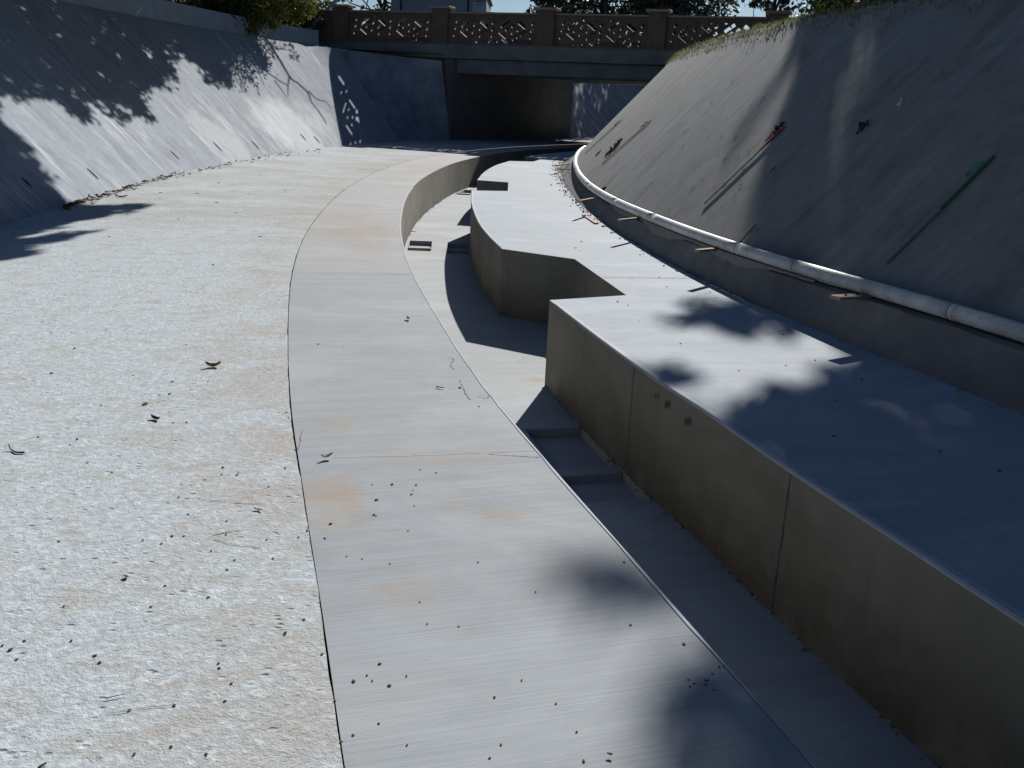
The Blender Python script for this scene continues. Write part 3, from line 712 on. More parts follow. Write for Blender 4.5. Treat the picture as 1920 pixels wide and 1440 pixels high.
# ------------------------------------------------------------------ pipe
pp=[]
for (x,y) in ((1920,615),(1750,568),(1660,542),(1560,512),(1417,474),(1350,455),(1240,420),(1150,385),(1115,366),(1090,345),(1078,325),(1070,307),(1067,295),(1073,284),(1090,275)):
    z=.4
    for _ in range(4):
        q=P(x,y,z); z=hz_at(q.y)+.07
    # keep the pipe on the ledge
    d=np.hypot(rc[:,0]-q.x,rc[:,1]-q.y); i=int(np.argmin(d)); o_=.205
    pp.append((x,y,float(q.x),float(q.y),z, float((np.array([q.x,q.y])-rc[i])@RN[i])))
pipe_pts=[]
for yv in np.arange(-6,31.2,.25):
    i=int(np.argmin(abs(rc[:,1]-yv))); offs=np.interp(yv,[5,8,11,13,15,18,22,26,31],[.20,.19,.18,.17,.19,.22,.30,.42,.55]); 
    hz=hz_at(yv); zz=hz+.072+max(0,offs-.3)*.9
    pipe_pts.append((rc[i][0]+RN[i][0]*offs, rc[i][1]+RN[i][1]*offs, zz))
pipe_pts=smooth_curve(np.array(pipe_pts),7)
pl=np.r_[0,np.cumsum(np.linalg.norm(np.diff(pipe_pts,axis=0),axis=1))]
pipe=empty('drain_pipe', tuple(pipe_pts[0])); tag(pipe,'long white plastic pipe curving along the foot of the right bank','pipe')
def pipe_at(s): return Vector([float(np.interp(s,pl,pipe_pts[:,k])) for k in range(3)])
s_=0; lens=[]
pa_y = np.interp([5.35,6.9-.9,7.75,8.75,11.2,13.2,16.0,19.5,23,26.5], pipe_pts[:,1], pl)
cuts=[0,4.2,7.6]+[float(v) for v in pa_y]+[float(pl[-1])]; cuts=sorted(set(cuts))
for a,b in zip(cuts[:-1],cuts[1:]):
    n=max(3,int((b-a)/.2)); bm=bmesh.new(); tube(bm,[pipe_at(a+.003+(b-a-.006)*k/n) for k in range(n+1)],.056,20); bmobj('pipe_length',bm,M_pipe,pipe,True)
    bm=bmesh.new(); tube(bm,[pipe_at(b-.05+.05*k/3) for k in range(4)],.0578,20); bmobj('pipe_collar',bm,M_pipe,pipe,True)
    bm=bmesh.new(); tube(bm,[pipe_at(b-.003),pipe_at(b+.003)],.0583,20); bmobj('joint_ring',bm,M_black,pipe,True)

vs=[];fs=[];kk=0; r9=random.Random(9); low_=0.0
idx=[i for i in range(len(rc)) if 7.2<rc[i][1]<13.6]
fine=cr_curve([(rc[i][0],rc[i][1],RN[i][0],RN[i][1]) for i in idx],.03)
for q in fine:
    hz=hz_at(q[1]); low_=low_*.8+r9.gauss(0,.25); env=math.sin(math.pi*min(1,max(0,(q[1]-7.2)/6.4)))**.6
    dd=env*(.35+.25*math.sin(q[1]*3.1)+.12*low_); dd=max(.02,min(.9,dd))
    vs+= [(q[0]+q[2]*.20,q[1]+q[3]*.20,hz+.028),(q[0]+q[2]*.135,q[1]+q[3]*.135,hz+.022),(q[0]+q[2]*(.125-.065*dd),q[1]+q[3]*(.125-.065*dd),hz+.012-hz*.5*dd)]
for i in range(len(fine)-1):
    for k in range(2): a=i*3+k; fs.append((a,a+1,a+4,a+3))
gb=mesh('grout_bounce_strip',vs,fs,mat_plain('bounce_lit_grout',(.34,.31,.27),.95,.2,20,.1,.4),ledge)  # bounce light from the sunlit bench put into a paler grout colour

# ------------------------------------------------------------------ wooden stakes across the ledge
def obox(name, a, b, wd, th, mat, parent=None, up=Vector((0,0,1))):
    a=Vector(a); b=Vector(b); d=(b-a); L_=d.length; d.normalize(); s=d.cross(up).normalized(); u=s.cross(d)
    bm=bmesh.new(); add_box(bm,0,0,0,L_,wd,th); bmesh.ops.bevel(bm,geom=bm.edges[:],offset=min(wd,th)*.12,segments=1,affect='EDGES')
    M=Matrix(((d.x,s.x,u.x,(a.x+b.x)/2),(d.y,s.y,u.y,(a.y+b.y)/2),(d.z,s.z,u.z,(a.z+b.z)/2),(0,0,0,1)))
    bmesh.ops.transform(bm,matrix=M,verts=bm.verts[:]); return bmobj(name,bm,mat,parent)
stk=[((1565,558),(1640,554),.27,.10,'pale flat wooden stake with two knots jutting out below the pipe, nearest of them'),
 ((1306,470),(1338,467),.235,.055,'thin pale wooden stake jutting from the ledge, second nearest'),
 ((1160,413),(1188,410),.20,.045,'thin pale wooden stake jutting from the ledge where the pipe starts to bend'),
 ((1086,377),(1107,373),.175,.045,'short pale wooden stake jutting from the shaded ledge near the bend of the pipe'),
 ((1037,311),(1067,306),.12,.06,'dark wooden stake lying out over the bench at the far pipe bend'),
 ((1042,316.5),(1068,317),.09,.05,'dark wooden stake just nearer than the other one at the far pipe bend')]
for (a,b,z,wd,lab) in stk:
    A=P(*a,z+.065); B=P(*b,z+.05); d=(B-A); B=B+d.normalized()*.14
    o=obox('wooden_stake',A,B,wd,.022,M_wood); tag(o,lab,'stake','wooden stakes along the ledge')
    if wd>=.1:
        for f in (.2,.42):
            bm=bmesh.new(); q=A.lerp(B,f); bmesh.ops.create_uvsphere(bm,u_segments=10,v_segments=6,radius=.011,matrix=Matrix.Translation((q.x,q.y,q.z+.011))); bmobj('nail_head',bm,M_dirt,o)
# stake shadows 1130/405 etc. come from stakes higher in shade

# laths lying on the right bank
def on_bank(x,y,lift=.0):
    d=ray(x,y); h,n,_,_=BV.ray_cast(EYE,d,200); 
    return (h+n*lift if n.dot(d)<0 else h-n*lift), (n if n.dot(d)<0 else -n)
def lath(a,b,frac,mpaint,lab,rag=False,wd=.026):
    A,n=on_bank(*a,.018); B,_=on_bank(*b,.018)
    root=empty('marking_lath',A); tag(root,lab,'lath','marking laths lying on the right bank')
    m=A.lerp(B,frac); obox('bare_wood',A,m,wd,.014,M_wood2,root,n); obox('painted_end',m,B,wd,.015,mpaint,root,n)
    # twist of tape at the painted end
    bm=bmesh.new(); 
    base=B.lerp(A,.06); d=(A-B).normalized(); s=d.cross(n).normalized()
    prev=None
    for k in range(9):
        t=k/8; c=base+d*(.16*t)+s*(.05*math.sin(t*3)+ .03*t)+n*(.012+.02*math.sin(t*5)**2)+(Vector((0,0,-1))*.02*t); h_=s*(.012+.006*math.sin(k*2))+n*.004
        v1=bm.verts.new(c-h_); v2=bm.verts.new(c+h_+n*.004)
        if prev: bm.faces.new((prev[0],prev[1],v2,v1))
        prev=(v1,v2)
    bmobj('tape_twist',bm,M_greenr if mpaint is M_green else M_red,root); return root
lath((1322,384),(1472,240),.70,M_red,'grey wooden lath with red painted end at the edge of the tree shade')
lath((1664,496),(1866,295),.50,M_green,'wooden lath with long green painted end lying in the dark shade')
lath((1130,308),(1222,226),.985,M_wood2,'bare thin lath lying beside the dirt clumps near the far pipe bend',wd=.028)
lath((1098,288),(1166,226),.72,M_red,'farthest thin lath with a red tip near the silhouette of the right bank',wd=.028)
# thin lath leaning at the pipe
A,n=on_bank(1388,456,.015); B,_=on_bank(1416,424,.015); o=obox('wood_sliver',A,B,.02,.012,M_wood2,None,n); tag(o,'short thin sliver of wood standing up just behind the pipe','sliver')
# red tape lengths on the bench edge
for (a,b,lab) in (((1094,403),(1118,419),'faded red and white stick lying along the foot of the ledge'),):
    A=P(*a,.012);B=P(*b,.012); o=obox('painted_stick',A,B,.05,.02,mat_plain('faded_red_stick',(.55,.33,.31),.8,.3,25)); tag(o,lab,'stick')

# dirt clumps on the right bank
def clump(px, py, r, mat, name, lab, cat, n_=26, seed=0, flat=.5):
    rd=random.Random(seed); c,nn=on_bank(px,py,0); t1=nn.orthogonal().normalized(); t2=nn.cross(t1); bm=bmesh.new()
    for k in range(n_):
        a=rd.random()*6.28; d=r*rd.random()**.7; q=c+t1*math.cos(a)*d+t2*math.sin(a)*d*.6+nn*(rd.random()*r*flat*.4); rr=r*(.10+.16*rd.random())
        m=Matrix.Translation(q)@Matrix.Rotation(rd.random()*6,4,Vector((rd.random(),rd.random(),rd.random()+.1)).normalized())@Matrix.Diagonal((1,.5+.5*rd.random(),.35+.4*rd.random(),1))
        bmesh.ops.create_icosphere(bm,subdivisions=1,radius=rr,matrix=m)
    o=bmobj(name,bm,mat); tag(o,lab,cat); return o
for k,(x,y,r_,lab) in enumerate(((1155,275,.20,'long clump of dead brown weed beside the far bare lath'),(1140,288,.10,'dark clod of dirt below the dead weed on the right bank'),(1122,288,.09,'dark scrape of dirt left of the dead weed clump'),(1622,237,.11,'dark torn clump of leaves high in the tree shade'),(1130,358,.11,'dark rounded clod tucked behind the pipe'),(1097,346,.10,'brown leaf tuft tucked behind the bend of the pipe'),(1460,243,.12,'dark leaf tuft caught at the end of the red lath'),(1690,192,.06,'small pale scrap high on the shaded bank'))):
    clump(x,y,r_,M_pale if 'pale' in lab else (M_brown if 'brown' in lab else M_dirt),'dirt_clump' if 'pale' not in lab else 'scrap',lab,'debris',seed=k,n_=20)
# small chips on right bank (individually placed)
chips=[(1338,240),(1286,246),(1374,153),(1335,194),(1432,184),(1452,212),(1281,275),(1330,257),(1354,256),(1380,258),(1409,199),(1424,197),(1391,210),(1405,285),(1385,293),(1360,300),(1347,292),(1318,337),(1390,347),(1379,368),(1395,319),(1360,343),(1280,392),(1256,395),(1222,343),(1450,318),(1235,365),(1300,352),(1440,258),(1260,300)]
rd=random.Random(3)
for (x,y) in chips:
    c,nn=on_bank(x,y,.006); bm=bmesh.new(); ux=Vector((nn.x,nn.y,0)); up=(Vector((0,0,1))-nn*nn.z).normalized(); sd_=up.cross(nn)
    L_=.015+.03*rd.random(); W_=.006+.008*rd.random()
    vs_=[bm.verts.new(c+up*(L_*math.cos(a))*(.8+.4*rd.random())+sd_*(W_*math.sin(a))*(.7+.5*rd.random())+nn*.004*rd.random()) for a in [6.283*k/8 for k in range(8)]]
    tp=bm.verts.new(c+nn*.005)
    for k in range(8): bm.faces.new((vs_[k],vs_[(k+1)%8],tp))
    o=bmobj('dirt_chip',bm,M_dirt); tag(o,'small dark chip of dirt stuck on the sloping right bank','debris','dirt chips on the right bank')

# ------------------------------------------------------------------ weep holes of the left bank
def add_weep(px,py,k=1.0):
    c,nn=on_bank(px,py,.003); up=(Vector((0,0,1))-nn*nn.z).normalized(); sd_=up.cross(nn); bm=bmesh.new()
    vs_=[bm.verts.new(c+up*(.15*k*math.cos(a))+sd_*(.05*k*math.sin(a))) for a in [6.283*j/12 for j in range(12)]]
    bm.faces.new(vs_); bmobj('weep_hole',bm,M_hole,bankL)
for (x,y,k) in ((174,326,.75),(328,291,.8),(408,275,.95),(479,272,.9),(594,262,1.0),(568,257,.9),(50,342,.6)): add_weep(x,y,k)

# ------------------------------------------------------------------ leaves and crowns
def leaf_mesh(name, pts, size, mat, parent, aspect=.45, seed=1, nrm_bias=None):
    r=np.random.default_rng(seed); n=len(pts); c=np.asarray(pts)
    d=r.normal(size=(n,3)); d/=np.linalg.norm(d,axis=1)[:,None]; e=r.normal(size=(n,3)); e-= (e*d).sum(1)[:,None]*d; e/=np.linalg.norm(e,axis=1)[:,None]
    s=(size*(.6+.8*r.random(n)))[:,None]; f=np.cross(d,e)
    v=np.empty((n,4,3)); v[:,0]=c-d*s*.5; v[:,1]=c+e*s*aspect*.5+f*s*.06; v[:,2]=c+d*s*.5; v[:,3]=c-e*s*aspect*.5+f*s*.06
    me=bpy.data.meshes.new(name); me.vertices.add(n*4); me.vertices.foreach_set('co',v.ravel().astype(np.float32))
    me.loops.add(n*4); me.loops.foreach_set('vertex_index',np.arange(n*4,dtype=np.int32)); me.polygons.add(n)
    me.polygons.foreach_set('loop_start',np.arange(0,n*4,4,dtype=np.int32)); me.polygons.foreach_set('loop_total',np.full(n,4,dtype=np.int32)); me.update(calc_edges=True)
    return link_mesh(name, me, mat, parent)
def inpoly(x,y,poly):
    c=False; j=len(poly)-1
    for i in range(len(poly)):
        xi,yi=poly[i]; xj,yj=poly[j]
        if ((yi>y)!=(yj>y)) and (x<(xj-xi)*(y-yi)/(yj-yi+1e-9)+xi): c=not c
        j=i
    return c
def clear_of_view(p):                      # crowns that shade the channel stand above the photo's frame
    q=to_px(p); return q is None or q[1]<-25 or q[0]<-60 or q[0]>1980

# where sun or shade falls on the channel
SH_L=[(-600,-200),(-600,235),(-60,205),(0,172),(28,196),(62,188),(105,186),(140,215),(165,236),(182,240),(165,205),(140,180),(170,188),(205,222),(240,228),(262,214),(300,246),(292,215),(272,196),(278,172),(300,166),(325,172),(332,150),(326,118),(345,90),(352,115),(372,122),(385,155),(402,150),(418,165),(436,158),(432,130),(448,100),(440,80),(428,62),(428,-200)]
SH_L2=[(-500,150),(-60,225),(0,240),(18,243),(45,262),(62,292),(75,318),(96,340),(112,370),(140,388),(60,404),(-500,640)]
STREAK=[[(-20,400),(130,388),(262,383),(270,389),(150,402),(60,418),(-20,430)],[(-20,432),(180,398),(240,396),(150,412),(60,436),(-20,452)],[(-20,462),(110,438),(180,434),(80,456),(-20,474)],[(-20,478),(70,468),(60,478),(-20,490)]]
HOLE_L=[[(140,42),(152,52),(158,58),(146,50)],[(205,50),(212,60),(200,58)],[(222,45),(232,52),(226,48)],[(172,66),(180,72),(176,68)],[(262,80),(282,100),(298,108),(286,112),(268,96)],[(238,82),(245,88),(240,88)],[(70,73),(80,78),(74,80)],[(40,90),(60,108),(54,108)],[(95,112),(110,132),(104,130)],[(145,122),(155,130),(148,128)],[(225,180),(240,186),(232,190)]]
SH_R=[(1520,-200),(1500,40),(1488,85),(1476,120),(1465,170),(1455,205),(1446,255),(1432,300),(1418,360),(1420,430),(1432,472),(1500,500),(1600,560),(1700,640),(1800,705),(1690,668),(1620,676),(1560,690),(1530,712),(1470,738),(1500,752),(1440,775),(1398,795),(1412,835),(1480,885),(1560,935),(1640,990),(1760,1070),(1920,1165),(2600,1500),(2600,-200)]
SH_R2=[(1272,592),(1310,572),(1390,566),(1440,578),(1500,600),(1540,622),(1470,618),(1400,626),(1330,622),(1296,612)]
SH_C=[(1010,1052),(1060,1040),(1130,1060),(1200,1065),(1260,1120),(1320,1180),(1280,1170),(1215,1150),(1160,1135),(1090,1120),(1040,1085)]
SH_C2=[(1170,1330),(1215,1250),(1280,1225),(1330,1200),(1400,1262),(1390,1290),(1300,1300),(1265,1345),(1290,1400),(1270,1450),(1250,1600),(1180,1450)]
SH_C3=[(1360,1290),(1420,1300),(1500,1400),(1640,1440),(2600,1440),(2600,2200),(1300,2200),(1330,1440),(1330,1350)]
SH_SLOT=[(1380,1255),(1480,1370),(1560,1440),(2100,1440),(1920,1180),(1640,990),(1500,1060),(1420,1150)]
LITR=[[(1770,770),(1800,790),(1812,810),(1775,800)],[(1730,810),(1780,820),(1800,842),(1745,830)],[(1648,912),(1700,925),(1725,955),(1715,990),(1660,970),(1640,945)],[(1600,950),(1640,965),(1650,985),(1615,972)],[(1655,120),(1700,60),(1680,150),(1660,230),(1640,260),(1630,200)],[(1600,260),(1640,240),(1635,300),(1600,400),(1580,480),(1570,420),(1590,330)]]

def grow(p,k):
    cx=sum(a for a,b in p)/len(p); cy=sum(b for a,b in p)/len(p); return [(cx+(a-cx)*k,cy+(b-cy)*k) for a,b in p]
LITR=[grow(p,2.5 if i<4 else 2.2) for i,p in enumerate(LITR)]
def vsum(x,y,seed): return math.sin(x*.045+seed)*math.cos(y*.06+seed*2)+.5*math.sin(x*.11+y*.07+seed*3)
def shade_samples(n, region, test, seed):
    r=random.Random(seed); out=[]; (x0,x1,y0,y1)=region; tries=0
    while len(out)<n and tries<n*40:
        tries+=1; x=r.uniform(x0,x1); y=r.uniform(y0,y1)
        h=BV.ray_cast(Vector((x,y,8)),Vector((0,0,-1)),20)[0]
        if h is None: h=Vector((x,y,3.0))
        if test(h,r): out.append(h)
    return out
def edge_jit(q,r,a): return (q[0]+r.gauss(0,a), q[1]+r.gauss(0,a*.6))
def test_left(h,r):
    q=to_px(h)
    if q is None: return False
    if q[0]<-10 or q[1]<-10: return q[0]<470
    q=edge_jit(q,r,2.0)
    if any(inpoly(*q,p) for p in HOLE_L): return False
    return inpoly(*q,SH_L)
def test_left2(h,r):
    q=to_px(h)
    if q is None: return False
    if q[0]<-10: return q[1]>200 and q[1]<470
    q=edge_jit(q,r,2.5)
    if inpoly(*q,SH_L2): return True
    return any(inpoly(*q,p) for p in STREAK)
def test_right(h,r):
    q=to_px(h)
    if q is None: return h.x>.5
    if q[0]>1930 or (q[1]<0 and q[0]>1560): return True
    if q[1]>1450: return q[0]>1330
    if q[1]>560 and q[0]<1930 and vsum(q[0],q[1],2.1)>.42: return inpoly(*q,SH_R) and r.random()<.25
    if q[1]<560 and 1470<q[0]<1760 and math.sin(q[0]*.062+q[1]*.012+1.2)>.72: return r.random()<.2
    q=edge_jit(q,r,max(3,.05*F_PX/(h-EYE).length))
    if any(inpoly(*q,p) for p in LITR): return r.random()<.05
    if inpoly(*q,SH_C): return r.random()<max(0,min(.95,(q[0]-1010)/300))
    if inpoly(*q,SH_C2): return r.random()<.5
    if inpoly(*q,SH_C3) and q[0]<1560: return r.random()<.55
    return any(inpoly(*q,p) for p in (SH_R,SH_R2,SH_C3,SH_SLOT))
def inner(test, m):
    # well inside the shaded area: big leaves there keep the outline crisp
    def f(h, r):
        if not test(h, r): return False
        for dx,dy in ((m,0),(-m,0),(0,m*1.5),(0,-m*1.5)):
            g_=h+Vector((dx,dy,0)); q=to_px(g_)
            if q is None or not (0<q[0]<1920 and 0<q[1]<1440): continue
            k=BV.ray_cast(g_+Vector((0,0,3)),Vector((0,0,-1)),20)[0]
            if k is not None and not test(k, r): return False
        return True
    return f
def canopy(name, smp, t0, t1, per, spread, seed, size, mat, parent, clumps=True):
    r=np.random.default_rng(seed); pts=[]
    for h in smp:
        t=r.uniform(t0,t1); c=np.array(h+S*t)
        k=per; pts.append(c+r.normal(size=(k,3))*spread)
    pts=np.vstack(pts); pts=np.array([p for p in pts if clear_of_view(p)])
    return leaf_mesh(name, pts, size, mat, parent, seed=seed)

def limb(bm, a, b, r0, r1, n=8, wob=.15, rd=random):
    a=Vector(a); b=Vector(b); L_=(b-a).length; pts=[]; rad=[]
    o=Vector((rd.uniform(-1,1),rd.uniform(-1,1),rd.uniform(-.3,.6)))*L_*wob
    for k in range(n+1):
        t=k/n; pts.append(a.lerp(b,t)+o*math.sin(math.pi*t)+Vector((rd.gauss(0,1),rd.gauss(0,1),rd.gauss(0,1)))*L_*.008); rad.append(r0+(r1-r0)*t)
    tube(bm,pts,rad,8); return pts

# tall tree over the left bank
rd=random.Random(11)
tl=empty('overhanging_tree',(-11.5,38,3)); tag(tl,'large dark leafed tree behind the low wall overhanging the left bank','tree')
bm=bmesh.new(); tp=limb(bm,(-11.5,38,3.0),(-10.8,37,8.5),.32,.2,rd=rd)
for q in ((-8.5,33,6.5),(-9,28,7.5),(-12,30,9),(-7.2,36,8),(-14,34,9),(-10.5,24,7.8)): limb(bm,tp[-3],q,.13,.03,rd=rd)
bmobj('trunk',bm,M_bark,tl)
sm=shade_samples(6000,(-10.5,-4.5,9,34),test_left,5)
canopy('crown',sm,7.5,10.5,7,.05,5,.15,M_leafD,tl)
sm=shade_samples(2600,(-10.5,-4.5,9,34),inner(test_left,.2),55)
canopy('inner_foliage',sm,8.0,12.5,5,.08,6,.36,M_leafD,tl)
# second tree shading the near left corner
tl2=empty('broadleaf_tree',(-9.5,20,3)); tag(tl2,'leafy tree outside the left edge whose shade lies on the near left bank','tree')
bm=bmesh.new(); tp=limb(bm,(-10.4,17,3.0),(-9.4,18,8),.25,.14,rd=rd)
for q in ((-7,16,7),(-8,22,8),(-11,15,9),(-5.5,18,7.6)): limb(bm,tp[-3],q,.10,.02,rd=rd)
bmobj('trunk',bm,M_bark,tl2)
sm=shade_samples(2600,(-10,-2.5,3,15),test_left2,9)
canopy('crown',sm,9.5,12.5,7,.05,9,.14,M_leafD,tl2)
sm=shade_samples(1200,(-10,-2.5,3,15),inner(test_left2,.2),10)
canopy('inner_foliage',sm,9.5,13.5,5,.08,10,.34,M_leafD,tl2)
rs=random.Random(77); sm=[]
while len(sm)<900:
    pl_=STREAK[rs.randrange(len(STREAK))]; x=rs.uniform(-20,270); y=rs.uniform(380,490)
    if inpoly(x,y,pl_): sm.append(P(x,y,0))
canopy('fringe',sm,9,11,2,.04,12,.10,M_leafD,tl2)
# big tree over the right bank: soft-edged shade
tr_=empty('tall_tree',(9.5,24,2.8)); tag(tr_,'tall spreading tree out of frame on the right bank that shades bank and bench','tree')
bm=bmesh.new(); tp=limb(bm,(9.8,24,2.8),(9.0,22.5,10),.42,.24,rd=rd)
for q in ((5,20,11),(6,26,13),(8,14,11),(11,17,12),(4,15,10.5),(7,30,12),(12,26,13)): limb(bm,tp[-2],q,.16,.04,rd=rd)
bmobj('trunk',bm,M_bark,tr_)
sm=shade_samples(2600,(1,12,-8,26),test_right,21)
canopy('crown',sm,15,22,8,.08,21,.22,M_leafD,tr_)
sm=shade_samples(2600,(1,12,-4,26),inner(test_right,.28),22)
canopy('inner_foliage',sm,15,23,5,.10,22,.5,M_leafD,tr_)
sm=shade_samples(2200,(-.6,4.2,1.2,9.5),test_right,23)
canopy('lower_foliage',sm,19,25,7,.05,23,.2,M_leafD,tr_)
sm=shade_samples(1500,(.6,4.2,1.2,8.5),inner(test_right,.22),24)
canopy('deep_foliage',sm,19,25,5,.07,24,.38,M_leafD,tr_)

def overhead(name, c, rad, n, size, mat, parent, seed):  # added leaf mass that cuts skylight; leaves that would shade sunlit spots are dropped
    nr=np.random.default_rng(seed); r=random.Random(seed); out=[]
    v=nr.normal(size=(n,3)); v/=np.linalg.norm(v,axis=1)[:,None]; v*=(nr.random(n)**.4)[:,None]
    for q in v*np.array(rad)+np.array(c):
        q=Vector(q)
        if q.z<5 or not clear_of_view(q): continue
        bad=False
        for o in (Vector((0,0,0)),Vector((size*.5,0,0)),Vector((-size*.5,0,0)),Vector((0,0,size*.5)),Vector((0,0,-size*.5))):
            h=BV.ray_cast(q+o,-S,90)[0]
            if h is None: continue
            px=to_px(h)
            if px is None or not (-40<px[0]<1960 and -40<px[1]<1480): continue
            if not (test_left(h,r) or test_left2(h,r) or test_right(h,r)): bad=True; break
        if not bad: out.append(tuple(q))
    return leaf_mesh(name,out,size,mat,parent,.7,seed)
overhead('sky_blocker_leaves',(9.5,9,9.5),(6.5,15,3.2),9000,.5,M_leafD,tr_,81)
overhead('sky_blocker_leaves',(-12,24,9.5),(5.5,13,3.2),7000,.5,M_leafD,tl,82)

# bare branches of the left tree whose thin shadows cross the bank
br=empty('bare_branch',(-8,36,6)); tag(br,'thin bare branches hanging over the far left bank','branch')
def branch_from_shadow(pxs, t, r0, r1, nm='twig'):
    pts=[on_bank(*q)[0]+S*t for q in pxs]; n=len(pts); bm=bmesh.new()
    c=cr_curve([tuple(p) for p in pts],.12); c=c+rng.normal(0,.008,c.shape); tube(bm,c,list(np.linspace(r0,r1,len(c))),6); bmobj(nm,bm,M_bark,br)
TB=8.2
branch_from_shadow([(433,62),(452,78),(470,100),(482,117),(505,138),(530,155),(540,160)],TB,.052,.02,'limb')
branch_from_shadow([(515,151),(528,170),(540,186)],TB,.026,.01)
branch_from_shadow([(440,80),(455,104),(462,113),(462,135),(480,160),(486,178)],TB,.034,.014)
branch_from_shadow([(465,110),(482,128),(494,158)],TB,.02,.01)
branch_from_shadow([(498,70),(512,92),(527,117),(543,144),(562,160),(578,176),(584,192),(600,212),(612,232)],TB,.052,.018,'limb')
branch_from_shadow([(543,144),(540,160),(540,180)],TB,.03,.012)
branch_from_shadow([(578,170),(594,186),(612,192),(622,202)],TB,.026,.01)
branch_from_shadow([(500,75),(520,90),(545,95),(556,108)],TB,.024,.01)
lp=[]
for (x0,y0,x1,y1,n_) in ((470,62,550,88,130),(484,88,516,108,40),(540,95,560,112,26),(398,130,436,162,60),(385,100,430,150,60)):
    for _ in range(n_):
        x=rd.uniform(x0,x1); y=rd.uniform(y0,y1)+(x-x0)*.1; 
        h,_n=on_bank(x,y); lp.append(np.array(h+S*rd.uniform(TB-.4,TB+.6)))
leaf_mesh('twig_leaves',[p for p in lp if clear_of_view(p)],.16,M_leafD,br,.4,seed=4)

# ------------------------------------------------------------------ visible foliage, plus unseen skylight blockers
def tree(name, loc, h, crown, nleaf, size, mat, lab, seed, group=None, ncl=26, trunk=True, clus=.28, lean=(0,0)):
    # crown = (rx, ry, rz, cz): clumps of leaves on limb ends inside an uneven ellipsoid
    r=random.Random(seed); nr=np.random.default_rng(seed); root=empty(name,loc); tag(root,lab,'tree' if 'bush' not in name and 'hedge' not in name else 'bush',group)
    rx,ry,rz,cz=crown; base=Vector(loc); bm=bmesh.new(); topp=base+Vector((lean[0],lean[1],h*.62))
    tp=limb(bm,base,topp,.05+h*.018,.03+h*.008,rd=r,wob=.05); P_=[]
    for k in range(ncl):
        while True:
            v=Vector((r.uniform(-1,1),r.uniform(-1,1),r.uniform(-1,1)))
            if .25<v.length<1: break
        c=base+Vector((lean[0]+v.x*rx,lean[1]+v.y*ry,cz+v.z*rz)); st=tp[r.randrange(len(tp)//3,len(tp))]
        limb(bm,st,c,.03+h*.004,.012,n=5,rd=r); rr=min(rx,ry,rz)*clus*r.uniform(.6,1.5); m=int(nleaf/ncl*r.uniform(.5,1.5))
        q=nr.normal(size=(m,3)); q/=np.linalg.norm(q,axis=1)[:,None]; q*=(nr.random(m)**.45)[:,None]*rr*np.array([1.35,1.35,.8]); P_.append(np.array(c)+q)
    bmobj('trunk',bm,M_bark,root); leaf_mesh('crown',np.vstack(P_),size,mat,root,.5,seed); return root
# drooping green crown at the left bank top, in front of the low wall
def at_depth(px,py,Y): d=ray(px,py); return EYE+d*(Y/d.y)
root=empty('leafy_tree',(-9.6,32,3.2)); tag(root,'sunlit olive green tree drooping over the low wall left of the bridge','tree')
bm=bmesh.new(); tp=limb(bm,(-9.9,32.5,3.0),(-9.2,31.8,6.4),.14,.08,rd=rd,wob=.05); P_=[];P2=[]; rr_=np.random.default_rng(31)
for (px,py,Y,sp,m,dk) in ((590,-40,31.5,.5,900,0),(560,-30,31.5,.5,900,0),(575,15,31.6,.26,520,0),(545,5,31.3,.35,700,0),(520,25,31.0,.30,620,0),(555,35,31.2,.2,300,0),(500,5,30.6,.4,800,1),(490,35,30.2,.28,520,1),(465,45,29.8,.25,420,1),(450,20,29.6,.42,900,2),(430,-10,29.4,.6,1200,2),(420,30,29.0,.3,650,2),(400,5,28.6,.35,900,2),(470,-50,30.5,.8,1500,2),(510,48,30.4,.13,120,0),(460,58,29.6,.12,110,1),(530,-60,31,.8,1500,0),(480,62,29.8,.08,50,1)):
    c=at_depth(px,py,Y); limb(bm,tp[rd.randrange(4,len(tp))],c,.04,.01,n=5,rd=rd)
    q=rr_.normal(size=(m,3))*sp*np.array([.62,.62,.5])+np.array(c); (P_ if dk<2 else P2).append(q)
bmobj('trunk',bm,M_bark,root); leaf_mesh('sunny_crown',np.vstack(P_),.10,M_leafG,root,.45,31); leaf_mesh('shaded_crown',np.vstack(P2),.12,M_leafD,root,.45,32)

